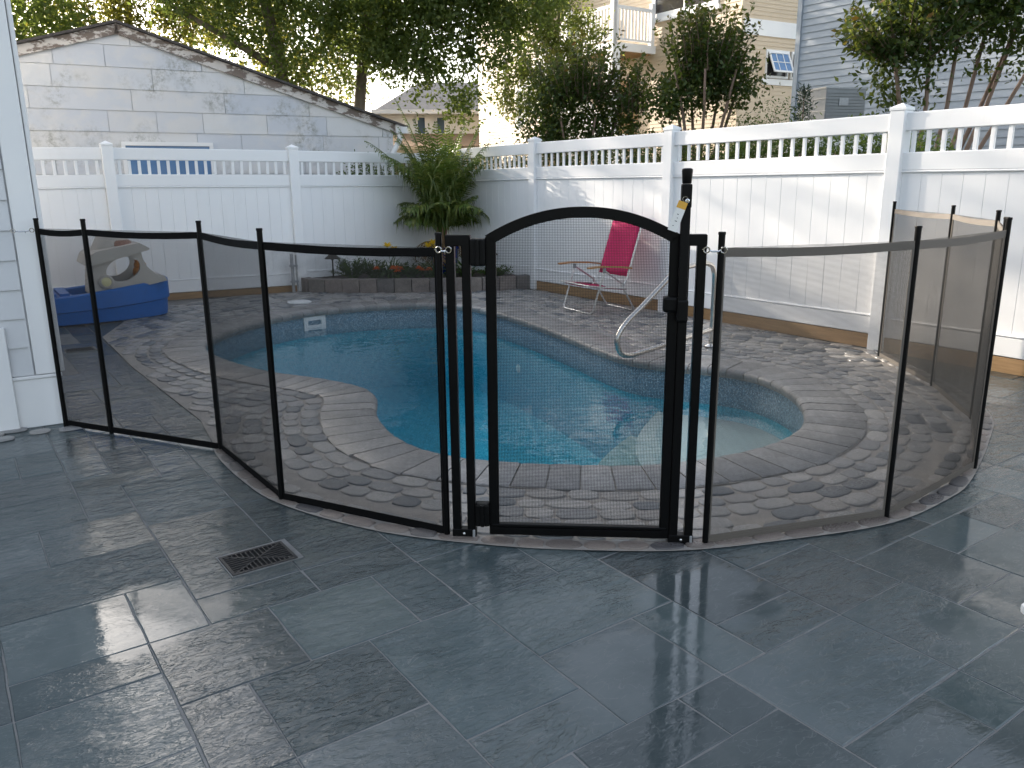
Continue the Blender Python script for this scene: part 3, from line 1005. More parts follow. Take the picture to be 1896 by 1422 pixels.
POST_H = 1.245
def post_mesh():
    mb = MB().tube([(0, 0, 0), (0, 0, POST_H)], .0128, 10)
    return mb.mesh('post', M['black_metal'], True, True)
PM_ = post_mesh()
SCREW = MB().lathe([(.0032, 0), (.0032, .003)], 6).mesh('screw', M['chrome'])
def mesh_fence(name, label, pts, brown=False, skip=()):  # brown picks the binding and thread with sunlight in their colour
    t = thing(name, label, 'pool fence', (pts[0][0], pts[0][1], 0), group='mesh pool fence sections')
    off = Vector((pts[0][0], pts[0][1], 0))
    bm_ = M['binding_sunlit'] if brown else M['binding']
    for i, p in enumerate(pts):
        po = ob('post', PM_, None, t, Vector((*p, 0)) - off, (random.gauss(0, .003), random.gauss(0, .003), 0))
        MB().lathe([(.0145, 0), (.0145, .006), (.0135, .010)], 10).build('cap', M['black_plastic'], po, loc=(0, 0, POST_H))
    for i in range(len(pts) - 1):
        a, b = Vector((*pts[i], 0)), Vector((*pts[i + 1], 0))
        d = b - a; L = d.length; an = math.atan2(d.y, d.x)
        W = L - .022
        nrm = Vector((d.y, -d.x, 0)).normalized()
        p0 = a + d.normalized() * .011 - off
        z0, z1 = .012, 1.196
        pan = ob('mesh_panel', fabric_mesh(W, z1 - z0, M['mesh_thread_sunlit'] if brown else M['mesh_thread']), None, t, p0 + Vector((0, 0, z0)), (0, 0, an))
        for nm, zz, hh in (('top_band', z1 - .016, .034), ('bottom_band', z0 + .014, .034)):
            n = 9
            mb = MB()
            vs, fs = [], []
            for k in range(n):
                u = k / (n - 1)
                sag = -.010 * math.sin(math.pi * u) if nm == 'top_band' else .0
                for (yy, z_) in ((-.0026, -hh / 2), (.0026, -hh / 2), (.0026, hh / 2), (-.0026, hh / 2)):
                    vs.append((u * W, yy, z_ + sag))
            for k in range(n - 1):
                for q in range(4): fs.append((4 * k + q, 4 * k + (q + 1) % 4, 4 * k + 4 + (q + 1) % 4, 4 * k + 4 + q))
            fs.append((0, 1, 2, 3)); fs.append((4 * n - 4, 4 * n - 3, 4 * n - 2, 4 * n - 1))
            mb.add(vs, fs)
            # stitched welts
            for s_ in (-.009, 0, .009) if brown else (-.011, .011):
                mb.box((W / 2, -.0032, s_ + (-.005 if nm == 'top_band' else 0)), (W * .96, .0012, .0016))
            o = mb.build(nm, bm_, t); o.location = p0 + Vector((0, 0, zz)); o.rotation_euler = (0, 0, an)
        # batten strips hold the fabric against the posts
        for u, s_ in ((0.004, 1), (W - .004, -1)):
            o = ob('batten', boxmesh(.013, .004, z1 - z0 - .03, .001, bm_), None, t, p0 + Vector((math.cos(an), math.sin(an), 0)) * u + Vector((0, 0, (z0 + z1) / 2)), (0, 0, an))
    return t
FL = [(-2.737, 4.76), (-2.386, 4.609), (-1.616, 4.272), (-1.080, 3.537), (-.277, 3.137)]
FR = [(.778, 3.028), (1.626, 3.280), (2.347, 3.887)]
FB = [(2.372, 3.925), (2.786, 4.709), (2.969, 5.547), (3.020, 6.511)]
mesh_fence('mesh_fence', 'black mesh fence section between the house corner and the gate', FL)
mesh_fence('mesh_fence', 'mesh fence section with top band coloured sunlit brown right of the gate', FR, True)
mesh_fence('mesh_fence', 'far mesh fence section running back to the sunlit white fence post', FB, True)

# ---- gate posts, gate leaf, latch, hinges
GA = math.atan2(3.055 - 3.125, .69 + .19)
def u_post(name, label, c, tall=False):
    t = thing(name, label, 'gate post', (c[0], c[1], 0), GA)
    w, dx, h = .034, .0305, 1.245
    for s_ in (-1, 1):
        ob('upright', boxmesh(w, .036, h - .03, .003, M['black_metal']), None, t, (s_ * dx, 0, (h - .03) / 2 + .012))
    ob('top_bar', boxmesh(2 * dx + w + .001, .0375, .042, .003, M['black_metal']), None, t, (0, 0, h - .02))
    ob('foot_bracket', boxmesh(2 * dx + w + .004, .042, .040, .003, M['black_plastic']), None, t, (0, 0, .024))
    s = MB().lathe([(.0055, 0), (.0055, .003), (.003, .004)], 10).build('bolt', M['chrome'], t, loc=(0.0, -.0212, .026), rot=(math.pi / 2, 0, 0))
    ob('sleeve', boxmesh(.011, .044, .034, .002, M['white_plastic'] if False else M['galvanised']), None, t, (dx + .010, -.001, .026))
    return t
hp = u_post('gate_post', 'black double gate post on the hinge side, left of the arched gate', (-.2015, 3.128))
lp = u_post('gate_post', 'black double gate post carrying the tall latch, right of the gate', (.680, 3.049))
# latch pull tube and its knob
mb = MB()
ob('latch_housing', boxmesh(.034, .030, .50, .006, M['black_plastic'], 2), None, lp, (-.038, -.032, 1.17))
ob('latch_body', boxmesh(.042, .044, .085, .008, M['black_plastic'], 2), None, lp, (-.036, -.030, .965))
ob('latch_head', boxmesh(.038, .036, .085, .006, M['black_plastic'], 2), None, lp, (-.038, -.032, 1.385))
MB().lathe([(.015, 0), (.017, .004), (.020, .045), (.019, .052), (.012, .055)], 14).build('pull_knob', M['black_plastic'], lp, True, loc=(-.038, -.032, 1.428))
MB().lathe([(.008, 0), (.008, .004), (.005, .005)], 12).build('lock_cylinder', M['chrome'], lp, loc=(-.036, -.0505, 1.368), rot=(math.pi / 2, 0, 0))
# key tag
tg = thing('key_tag', 'white and orange key tag hanging from the gate latch', 'tag', (.628, 3.000, 1.372), GA)
Rt = Matrix.Rotation(.34, 3, 'Y')
def tagbox(nm, c, s, m):
    b = MB().box((0, 0, 0), s)
    o = b.build(nm, m, tg); o.location = Rt @ Vector(c); o.rotation_euler = Rt.to_euler(); return o
tagbox('card', (0, 0, -.075), (.034, .0015, .085), M['paper'])
tagbox('card_head', (0, 0, -.020), (.034, .0025, .026), M['orange_paper'])
for k, (dx, dz, w) in enumerate(((-.002, -.055, .006), (.001, -.068, .003), (.0, -.080, .008), (-.004, -.098, .004))):
    tagbox('print_mark', (dx, -.0012, dz), (w, .0006, .0025), M['ink'])
MB().tube([(.004 + .009 * math.cos(a), 0, .002 + .009 * math.sin(a)) for a in np.linspace(0, 2 * math.pi, 14, endpoint=False)], .0011, 6, True).build('ring', M['chrome'], tg)

# gate leaf
G0 = Vector((-.097, 3.120, 0)); GW = .735
gate = thing('pool_gate', 'black arched mesh gate standing shut between the two double posts', 'gate', tuple(G0), GA)
w = .040
zb, zs, za = .035, 1.235, 1.348
ob('stile', boxmesh(w, .034, zs - zb + .01, .004, M['black_metal']), None, gate, (w / 2, 0, (zs + zb) / 2))
ob('stile', boxmesh(w, .034, zs - zb + .01, .004, M['black_metal']), None, gate, (GW - w / 2, 0, (zs + zb) / 2))
ob('bottom_rail', boxmesh(GW, .036, .034, .004, M['black_metal']), None, gate, (GW / 2, 0, zb + .004))
ob('lower_bar', boxmesh(GW - .02, .030, .012, .003, M['black_metal']), None, gate, (GW / 2, -.006, zb + .030))
# arch: segmental curve
def arch_z(x, zc, ze):
    u = (x - GW / 2) / (GW / 2)
    return ze + (zc - ze) * (1 - abs(u) ** 2.1)
N = 26
vs, fs = [], []
for k in range(N + 1):
    x = GW * k / N
    zo = arch_z(x, za, zs + .008)
    x2 = w * .9 + (GW - 1.8 * w) * k / N
    zi = arch_z(x2, za - w, zs - .042)
    for (xx, zz_) in ((x, zo), (x2, zi)):
        for yy in (-.017, .017): vs.append((xx, yy, zz_))
for k in range(N):
    a = 4 * k; b = a + 4
    fs += [(a, b, b + 1, a + 1), (a + 2, a + 3, b + 3, b + 2), (a, a + 2, b + 2, b), (a + 1, b + 1, b + 3, a + 3)]
fs += [(0, 1, 3, 2), (4 * N, 4 * N + 2, 4 * N + 3, 4 * N + 1)]
MB().add(vs, fs).build('arch_rail', M['black_metal'], gate, True)
# clipped mesh infill under the arch
def gate_fabric():
    V, F = [], []
    PT_, r = .0060, .00118 / 2
    x0, x1 = w, GW - w
    def pr(p0, p1, ax):
        n = len(V)
        for p in (p0, p1):
            for (a, b) in ((-r, -r * .6), (r, -r * .6), (r, r * .6), (-r, r * .6)):
                V.append((p[0] + (a if ax == 'v' else 0), b + (-r * .6 if ax == 'v' else r * .6), p[1] + (a if ax == 'h' else 0)))
        F.extend([(n, n + 1, n + 5, n + 4), (n + 1, n + 2, n + 6, n + 5), (n + 2, n + 3, n + 7, n + 6), (n + 3, n, n + 4, n + 7)])
    x = x0
    while x < x1:
        pr((x, zb + .03), (x, arch_z(x, za - w, zs - .042) + .004), 'v'); x += PT_
    z = zb + .03
    while z < za - w:
        if z < zs - .04: a, b = x0, x1
        else:
            u = max(0.0, 1 - (z - (zs - .042)) / (za - w - (zs - .042))) ** (1 / 2.1)
            a, b = GW / 2 - u * GW / 2, GW / 2 + u * GW / 2
            a, b = max(a, x0), min(b, x1)
        if b - a > .01: pr((a, z), (b, z), 'h')
        z += PT_
    return rough_mesh('mesh_fabric', V, F, M['mesh_thread'])
ob('mesh_infill', gate_fabric(), None, gate, (0, 0, 0))
# spline clips along the inner edge
for x in np.linspace(.09, GW - .09, 8):
    ob('clip', boxmesh(.010, .012, .004, .001, M['black_plastic']), None, gate, (x, -.014, arch_z(x, za - w, zs - .042) + .012))
for z in (.905,):
    ob('striker', boxmesh(.060, .050, .062, .012, M['black_plastic'], 2), None, gate, (GW - .030, -.012, .985))
def hinge(z, h):
    t = ob('hinge', boxmesh(.060, .046, h, .010, M['black_plastic'], 2), None, gate, (-.026, -.018, z))
    MB().tube([(0, -.024, -h / 2 + .004), (0, -.024, h / 2 - .004)], .009, 10).build('hinge_barrel', M['black_plastic'], t, True)
hinge(1.182, .105)
hinge(.115, .10)
# snap hooks
def snap_hook(label, p, q):
    t = thing('snap_hook', label, 'hook', p, 0, 'snap hooks')
    d = Vector(q) - Vector(p)
    an = math.atan2(d.y, d.x); L = d.length
    t.rotation_euler = (0, 0, an)
    r = .011
    def eye(cx, nm):
        MB().tube([(cx + r * math.cos(a), 0, r * math.sin(a)) for a in np.linspace(0, 2 * math.pi, 16, endpoint=False)], .0026, 6, True).build(nm, M['chrome'], t, True)
    eye(0, 'eye'); eye(L, 'eye')
    MB().tube([(r, 0, -.001), (L * .3, 0, -.005), (L * .7, 0, -.005), (L - r, 0, -.001)], .0034, 8).build('shank', M['chrome'], t, True)
    MB().tube([(L * .62, 0, -.004), (L * .66, .0, -.015)], .002, 6).build('thumb_lever', M['chrome'], t)
    MB().tube([(-.016, 0, .003), (-.008, 0, 0)], .0022, 6).build('screw_eye', M['chrome'], t)
snap_hook('chrome snap hook joining the left mesh section to the hinge-side gate post', (-.275, 3.105, 1.192), (-.236, 3.095, 1.188))
snap_hook('chrome snap hook joining the latch-side gate post to the right mesh section', (.722, 3.017, 1.190), (.783, 3.005, 1.193))
snap_hook('small metal hook tying the leftmost mesh post to the house corner', (-2.83, 4.685, 1.188), (-2.752, 4.735, 1.192))

# ------------------------------------------------------------------ house at the left edge
def wall_frame(origin, direction):
    o, d = Vector((*origin, 0)), Vector((*direction, 0)).normalized()
    return o, d
hs = thing('house', 'white lap-sided house with corner board at the left edge of the photo', 'house', (HOUSE_C[0], HOUSE_C[1], 0))
o_, d_ = Vector((*HOUSE_C, 0)), Vector((*HW, 0)).normalized()
nb_ = Vector((*HB, 0)).normalized()
an_h = math.atan2(d_.y, d_.x)
def hbox(nm, s0, s1, z0, z1, out, th, mat, bev=.004):
    c = d_ * (s0 + s1) / 2 - nb_ * (out + th / 2)
    return ob(nm, boxmesh(s1 - s0, th, z1 - z0, bev, mat), None, hs, (c.x, c.y, (z0 + z1) / 2), (0, 0, an_h))
# core walls
poly = [(0, 0), tuple((d_ * 6)[:2]), tuple((d_ * 6 + nb_ * 4.3)[:2]), tuple((nb_ * 4.3)[:2])]
MB().prism(poly, -.05, 5.6).build('wall', M['white_siding'], hs)
pr_ = [tuple((d_ * a + nb_ * b)[:2]) for a, b in ((-.35, -.35), (6.3, -.35), (6.3, 4.6), (-.35, 4.6))]
mb = MB()
vs = [(x, y, 5.62) for x, y in pr_] + [tuple((d_ * 1.6 + nb_ * 2.1)[:2]) + (7.4,), tuple((d_ * 4.4 + nb_ * 2.1)[:2]) + (7.4,)]
mb.add(vs, [(3, 2, 1, 0), (0, 1, 5, 4), (1, 2, 5), (2, 3, 4, 5), (3, 0, 4)])
mb.build('roof', M['shingle'], hs)
hbox('skirt_board', -.004, 6.0, .0, .30, .004, .020, M['white_trim'])
hbox('drip_cap', -.012, 6.0, .302, .322, .004, .030, M['white_trim'])
z = .326
LAP = .172
while z < 5.4:
    c = d_ * (.135 + 5.9) / 2
    th0, th1 = .024, .010
    mb = MB()
    L = 5.9 - .135
    # tapered clapboard: thick butt at the bottom
    vs = []
    for s_ in (-L / 2, L / 2):
        vs += [(s_, .002, 0), (s_, -th0, 0), (s_, -th1, LAP + .0), (s_, .002, LAP + .0)]
    mb.add(vs, [(0, 1, 2, 3), (7, 6, 5, 4), (0, 4, 5, 1), (1, 5, 6, 2), (2, 6, 7, 3), (3, 7, 4, 0)])
    o = mb.build('siding_board', M['white_siding'], hs)
    o.location = (c.x, c.y, z); o.rotation_euler = (0, 0, an_h + math.pi)
    z += LAP
hbox('corner_board', .0, .125, .326, 5.5, .003, .032, M['white_trim'])
c = -d_ * .017 + nb_ * .05
ob('corner_return', boxmesh(.026, .10, 5.17, .004, M['white_trim']), None, hs, (c.x, c.y, .326 + 5.17 / 2), (0, 0, an_h))
hbox('trim_board', .25, 1.2, .0, .63, .026, .03, M['white_trim'])

# ------------------------------------------------------------------ stainless handrail at the steps
hr = thing('pool_handrail', 'stainless steel figure-four handrail at the pool steps behind the gate', 'handrail', (1.72, 6.95, 0))
O = Vector((1.72, 6.95, 0))
_h = catmull([(1.74, 6.95, 0.02), (1.745, 6.95, .35), (1.735, 6.94, .66), (1.66, 6.88, .745), (1.50, 6.74, .742), (1.34, 6.60, .715), (1.20, 6.47, .61),
              (1.03, 6.33, .47), (.89, 6.21, .36), (.82, 6.16, .25), (.84, 6.17, .14), (.92, 6.24, .095), (1.05, 6.35, .10), (1.30, 6.55, .125), (1.60, 6.81, .155), (1.735, 6.935, .165)], 5, False)
MB().tube([Vector(p) - O for p in _h], .0215, 12).build('rail', M['steel'], hr, 'all')
MB().lathe([(.055, 0), (.055, .006), (.03, .022), (.024, .024)], 18).build('flange', M['steel'], hr, True, loc=(.02, 0, .017))

# ------------------------------------------------------------------ pink beach chair
ch = thing('beach_chair', 'pink fabric beach chair with wooden arms by the white fence', 'chair', (.75, 8.93, .012))
ca, cs_ = Vector((.90, .44, 0)).normalized(), Vector((-.47, .88, 0)).normalized()
def cp(t_, s_, z): return ca * t_ + cs_ * s_ + Vector((0, 0, z))
hw = .295
R1 = .0105
# front leg loop: foot bar and two legs up to the arms
def uloop(nm, t0, z0, t1, z1, r=R1, w=hw):
    P = [cp(t1, -w, z1), cp(t0 + (t1 - t0) * .08, -w, z0 + .045), cp(t0, -w + .035, z0 + .011), cp(t0, w - .035, z0 + .011), cp(t0 + (t1 - t0) * .08, w, z0 + .045), cp(t1, w, z1)]
    return MB().tube(P, r, 8).build(nm, M['aluminium'], ch, True)
uloop('front_leg_loop', -.02, 0, .13, .49)
uloop('rear_leg_loop', .54, 0, .36, .31, w=hw - .02)
# back frame and fabric
bt = lambda t_: (.41 + .22 * t_, .30 + .72 * t_)
P = [cp(.36, -hw + .02, .26), cp(*[bt(.1)[0], -hw + .02, bt(.1)[1]]), cp(bt(.95)[0], -hw + .02, bt(.95)[1]), cp(bt(1)[0], -hw + .07, bt(1)[1]),
     cp(bt(1)[0], hw - .07, bt(1)[1]), cp(bt(.95)[0], hw - .02, bt(.95)[1]), cp(bt(.1)[0], hw - .02, bt(.1)[1]), cp(.36, hw - .02, .26)]
MB().tube(P, R1, 8).build('back_frame', M['aluminium'], ch, True)
def cloth(nm, a, b, sag, w=hw - .012, thick=.006):
    n, m = 9, 7
    vs, fs = [], []
    for side in (0, 1):
        for i in range(n):
            u = i / (n - 1)
            for j in range(m):
                v = -1 + 2 * j / (m - 1)
                t_ = a[0] + (b[0] - a[0]) * u; z = a[1] + (b[1] - a[1]) * u
                s_ = sag * (1 - v * v) * (.6 + .4 * math.sin(math.pi * u))
                nd = Vector((b[1] - a[1], -(b[0] - a[0]))).normalized()
                t_ += nd.x * (s_ + side * thick); z += nd.y * (s_ + side * thick)
                vs.append(cp(t_, v * w, z))
    k = n * m
    for i in range(n - 1):
        for j in range(m - 1):
            q = (i * m + j, (i + 1) * m + j, (i + 1) * m + j + 1, i * m + j + 1)
            fs.append(q); fs.append(tuple(x + k for x in q)[::-1])
    rim = [i * m for i in range(n)] + [(n - 1) * m + j for j in range(1, m)] + [i * m + m - 1 for i in range(n - 2, -1, -1)] + [j for j in range(m - 2, 0, -1)]
    for i in range(len(rim)):
        a_, b_ = rim[i], rim[(i + 1) % len(rim)]
        fs.append((a_, b_, b_ + k, a_ + k))
    return MB().add(vs, fs).build(nm, M['pink'], ch, 'all')
cloth('back_fabric', (bt(.13)[0] - .008, bt(.13)[1]), (bt(.93)[0] - .008, bt(.93)[1]), .02)
cloth('seat_fabric', (-.05, .315), (.42, .255), .02)
MB().tube([cp(-.05, -hw + .01, .315), cp(-.05, hw - .01, .315)], R1, 8).build('seat_front_bar', M['aluminium'], ch, True)
for s_ in (-1, 1):
    MB().tube([cp(-.05, s_ * (hw - .01), .315), cp(.42, s_ * (hw - .01), .262)], R1 * .9, 8).build('seat_rail', M['aluminium'], ch, True)
    P = [(-.08, .512), (.10, .517), (.30, .505), (.47, .485)]
    mb = MB()
    vs, fs = [], []
    for (t_, z) in P:
        for (ds, dz) in ((-.026, -.008), (.026, -.008), (.026, .010), (-.026, .010)): vs.append(cp(t_, s_ * hw + ds, z + dz))
    for k in range(3):
        for q in range(4): fs.append((4 * k + q, 4 * k + (q + 1) % 4, 4 * k + 4 + (q + 1) % 4, 4 * k + 4 + q))
    fs += [(0, 1, 2, 3), (12, 13, 14, 15)]
    mb.add(vs, fs).build('armrest', M['arm_wood'], ch)
    MB().tube([cp(.125, s_ * hw, .475), cp(.40, s_ * (hw - .01), .30)], R1 * .9, 8).build('arm_brace', M['aluminium'], ch, True)
    MB().box(cp(.125, s_ * hw, .475), (.034, .03, .05)).build('arm_bracket', M['grey_metal'], ch)

# ------------------------------------------------------------------ toy boat sandbox
bt_ = thing('toy_boat', 'blue plastic toy boat with tan cabin beside the left fence', 'toy boat', (-3.67, 8.85, .01), math.atan2(.56, .83))
BL = 1.55
def hull_section(u):
    """u = 0 stern .. 1 bow: half width, rim height"""
    w = .40 * (1 - .35 * max(0, (u - .55) / .45) ** 2) * (1 - .12 * max(0, (.2 - u) / .2))
    rim = .30 + .12 * max(0, (u - .25) / .75) ** 1.2 + .03 * max(0, (.25 - u) / .25)
    return w, rim
def plan(u, inset, wid):
    """rounded-rectangle plan ring"""
    pts = []
    n = 44
    for k in range(n):
        a = 2 * math.pi * k / n
        p = 4.0
        c_, s_ = math.cos(a), math.sin(a)
        r = (abs(c_) ** p + abs(s_) ** p) ** (-1 / p)
        x = -BL / 2 + c_ * r * (BL / 2 - inset)
        uu = (x + BL) / BL
        w, rim = hull_section(min(max(uu, 0), 1))
        pts.append((x, .42 + s_ * r * (w - inset), rim))
    return pts
rings = []
for inset, zf in ((.075, 0.0), (.035, .03), (.02, .44), (.0, .47), (.0, .95), (.02, 1.0), (.055, 1.0), (.075, .96), (.085, .35)):
    rings.append([(x, y, (rim * zf)) for x, y, rim in plan(0, inset, 0)])
vs = [p for r in rings for p in r]
n = 44
fs = []
for i in range(len(rings) - 1):
    for k in range(n): fs.append((i * n + k, i * n + (k + 1) % n, (i + 1) * n + (k + 1) % n, (i + 1) * n + k))
fs.append(tuple(range(n))[::-1]); fs.append(tuple((len(rings) - 1) * n + k for k in range(n)))
MB().add(vs, fs).build('hull', M['toy_blue'], bt_, True)
# ribbed seat lid at the stern
for k in range(4):
    MB().box((-1.42 + k * .12, .42, .315), (.09, .62, .03)).build('seat_rib', M['toy_blue'], bt_)
MB().box((-1.24, .42, .285), (.50, .66, .03)).build('seat_lid', M['toy_blue'], bt_)
# cabin: two side walls with oval windows, roof, funnel
side = [(-.80, .27), (-.40, .33), (-.05, .395), (-.075, .445), (-.17, .475), (-.245, .56), (-.275, .64), (-.285, .71), (-.36, .70), (-.76, .62), (-.78, .45)]
win = [(-.475 + .175 * math.cos(a) * (1 if math.cos(a) < 0 else .95), .545 + .125 * math.sin(a) + .03 * math.cos(a)) for a in np.linspace(0, 2 * math.pi, 20, endpoint=False)]
for y0 in (.10, .70):
    MB().prism(side, y0, y0 + .045, [win], fn=lambda a, b, t: (a, t, b)).build('cabin_side', M['toy_tan'], bt_)
fore = [(-.05, .395), (-.075, .445), (-.17, .475), (-.24, .50), (-.30, .42), (-.40, .33)]
MB().prism(fore, .146, .699, fn=lambda a, b, t: (a, t, b)).build('foredeck', M['toy_tan'], bt_)
MB().prism([(-.80, .27), (-.74, .28), (-.72, .62), (-.76, .62)], .146, .699, fn=lambda a, b, t: (a, t, b)).build('cabin_back', M['toy_tan'], bt_)
roof = [(-.84, .60), (-.80, .595), (-.22, .735), (-.20, .752), (-.30, .815), (-.72, .745), (-.80, .70)]
MB().prism(roof, .05, .79, fn=lambda a, b, t: (a, t, b)).build('cabin_roof', M['toy_tan'], bt_)
mb = MB()
def taper(c, z0, z1, a0, b0, a1, b1, n=18, tx=0.0):
    v0 = [(c[0] + a0 * math.cos(2 * math.pi * k / n), c[1] + b0 * math.sin(2 * math.pi * k / n), z0) for k in range(n)]
    v1 = [(c[0] + tx + a1 * math.cos(2 * math.pi * k / n), c[1] + b1 * math.sin(2 * math.pi * k / n), z1) for k in range(n)]
    v2 = [(c[0] + tx + a1 * .8 * math.cos(2 * math.pi * k / n), c[1] + b1 * .8 * math.sin(2 * math.pi * k / n), z1 + .02) for k in range(n)]
    fs = [(k, (k + 1) % n, n + (k + 1) % n, n + k) for k in range(n)] + [(n + k, n + (k + 1) % n, 2 * n + (k + 1) % n, 2 * n + k) for k in range(n)]
    fs += [tuple(range(n))[::-1], tuple(2 * n + k for k in range(n))]
    return MB().add(v0 + v1 + v2, fs)
taper((-.53, .42), .74, .885, .21, .22, .15, .17, tx=.015).build('funnel', M['toy_tan'], bt_, True)
taper((-.44, .30), .765, .82, .12, .13, .10, .11, tx=.0).build('funnel_band', M['toy_brown'], bt_, True)
po = MB().lathe([(.075, 0), (.075, .02), (.055, .032), (.05, .022)], 22).build('porthole_ring', M['toy_tan'], bt_, True, loc=(-.66, .10, .425), rot=(math.pi / 2, 0, 0))
MB().lathe([(.048, 0), (.047, .026), (.02, .032)], 20).build('porthole_disc', M['toy_yellow'], po, True)
# toy animal at the wheel
an = thing('toy_animal', 'small orange plastic toy animal peeking over the boat cabin sill', 'toy', (-4.10, 8.93, .45), math.atan2(.56, .83))
_b = bmesh.new()
def blob(c, r, sc=(1, 1, 1)):
    q = bmesh.ops.create_icosphere(_b, subdivisions=2, radius=r)
    for v in q['verts']: v.co = Vector((v.co.x * sc[0] + c[0], v.co.y * sc[1] + c[1], v.co.z * sc[2] + c[2]))
blob((0, 0, .045), .055, (.9, .9, 1.25)); blob((.02, 0, .125), .045, (1.15, 1, .95)); blob((.07, 0, .13), .022, (1.3, 1, .9))
blob((.0, .032, .165), .014); blob((.0, -.032, .165), .014); blob((.04, -.04, .06), .016, (1.8, 1, 1))
me = bpy.data.meshes.new('body'); _b.to_mesh(me); _b.free(); me.materials.append(M['toy_orange'])
me.polygons.foreach_set('use_smooth', [True] * len(me.polygons))
ob('body', me, None, an)

# ------------------------------------------------------------------ planter in the fence corner
pl = thing('planter', 'curved low planter bed edged with brown-grey blocks in the fence corner', 'planter', (-1.2, 10.9, 0))
PO = Vector((-1.2, 10.9, 0))
PC = catmull([(-2.80, 11.02), (-2.68, 10.83), (-2.2, 10.76), (-1.76, 10.74), (-1.2, 10.74), (-.69, 10.77), (-.2, 10.86), (.16, 10.98), (.24, 11.05)], 8, False)
PB = resample(PC, .235, False)
soil_poly = [tuple(p) for p in PC] + [(.24, 11.06), (-.90, 12.28), (-1.06, 12.40), (-1.2, 12.28), (-2.80, 11.10)]
MB().prism([(x - PO.x, y - PO.y) for x, y in soil_poly], -.02, .165).build('soil', M['soil'], pl)
for i in range(len(PB) - 1):
    a, b = PB[i], PB[i + 1]
    L = np.linalg.norm(b - a)
    c = (a + b) / 2
    ob('block', boxmesh(L - .006, .13, .185, .008, M['planter_block'], 2), None, pl, (c[0] - PO.x, c[1] - PO.y, .0925 + random.uniform(-.002, .002)), (0, 0, math.atan2(*(b - a)[::-1]) + random.uniform(-.015, .015)))

def path_light(label, x, y, z, h):
    t = thing('path_light', label, 'path light', (x, y, z), random.uniform(0, 3), 'planter path lights')
    MB().tube([(0, 0, -.05), (0, 0, h * .86)], .011, 8).build('stem', M['bronze'], t, True)
    MB().lathe([(.011, 0), (.030, h * .05), (.034, h * .08)], 14).build('collar', M['bronze'], t, True, loc=(0, 0, h * .80))
    MB().lathe([(.105, 0), (.105, .006), (.060, .045), (.032, .072), (.012, .085)], 18).build('hat', M['bronze'], t, True, loc=(0, 0, h * .86))
path_light('bronze path light at the left end of the planter', -2.40, 10.98, .16, .315)
path_light('bronze path light at the right end of the planter behind the gate', -.275, 10.98, .16, .35)

pole = thing('metal_pole', 'galvanised pipe pole standing at the left end of the planter', 'pole', (-2.90, 10.80, 0))
MB().tube([(0, 0, 0), (0, 0, .52)], .022, 10).build('pipe', M['galvanised'], pole, True)
MB().tube([(.05, .02, 0), (.05, .02, .50)], .014, 8).build('conduit', M['galvanised'], pole, True)
for z in (.15, .36): MB().box((.02, -.005, z), (.10, .06, .02)).build('clamp', M['galvanised'], pole)

# ---- blue pot and palm
pot = thing('plant_pot', 'cobalt blue glazed pot holding the palm in the planter', 'pot', (-.94, 11.55, .16))
MB().lathe([(.13, 0), (.16, .04), (.195, .22), (.205, .34), (.225, .355), (.225, .385), (.20, .387), (.19, .36), (.185, .345), (.0, .34)], 28).build('bowl', M['cobalt_glaze'], pot, 'all')
MB().lathe([(.183, .0), (.18, .008), (.02, .02)], 20).build('potting_soil', M['soil'], pot, loc=(0, 0, .345))
pal = thing('palm', 'bushy green palm growing from the blue pot in the fence corner', 'palm', (-.97, 11.55, .51))
def frond(nm, az, el, L, curl, mat, fan=False, nl=26, lw=.016, ll=.34, z0=.05, r0=.02):
    r = random.Random(int(az * 977 + el * 131))
    d = Vector((math.cos(az), math.sin(az), 0))
    side = Vector((-math.sin(az), math.cos(az), 0))
    pts = []
    p = d * r0 + Vector((0, 0, z0)); e = el
    n = 14
    for k in range(n + 1):
        pts.append(p.copy())
        e -= curl / n * (.4 + 1.2 * k / n)
        p = p + (d * math.cos(e) + Vector((0, 0, math.sin(e)))) * (L / n)
    mb = MB().tube(pts, [.010 * (1 - .8 * k / n) + .001 for k in range(n + 1)], 5)
    for k in range(nl):
        u = .22 + .78 * k / (nl - 1)
        i = min(int(u * n), n - 1); f_ = u * n - i
        q = pts[i].lerp(pts[i + 1], f_); tg_ = (pts[i + 1] - pts[i]).normalized()
        lf = ll * (math.sin(math.pi * min(1, .18 + u * .80)) ** .7) * r.uniform(.85, 1.1)
        for s_ in (-1, 1):
            dr = (tg_ * r.uniform(.55, .85) + side * s_ * r.uniform(.65, .95) + Vector((0, 0, r.uniform(-.05, .30)))).normalized()
            w_ = tg_.cross(dr).normalized() * 0 + (tg_ - dr * tg_.dot(dr)).normalized()
            m1 = q + dr * lf * .45 + Vector((0, 0, -.02))
            m2 = q + dr * lf * .8 + Vector((0, 0, -.10 * lf / .3))
            tip = q + dr * lf * .95 + Vector((0, 0, -.26 * lf / .3 * r.uniform(.5, 1.2)))
            mb.add([q - w_ * lw * .3, q + w_ * lw * .3, m1 + w_ * lw * .5, m1 - w_ * lw * .5, m2 + w_ * lw * .35, m2 - w_ * lw * .35, tip], [(0, 1, 2, 3), (3, 2, 4, 5), (5, 4, 6)])
    return mb.build(nm, mat, pal, fix=False)
rp = random.Random(4)
for k in range(24):
    frond('frond', k * 2.399 + rp.uniform(-.2, .2), rp.uniform(1.28, 1.54), rp.uniform(1.05, 1.45), rp.uniform(.6, 1.2), M['palm_leaf'], z0=.16, nl=30, lw=.026, ll=.30)
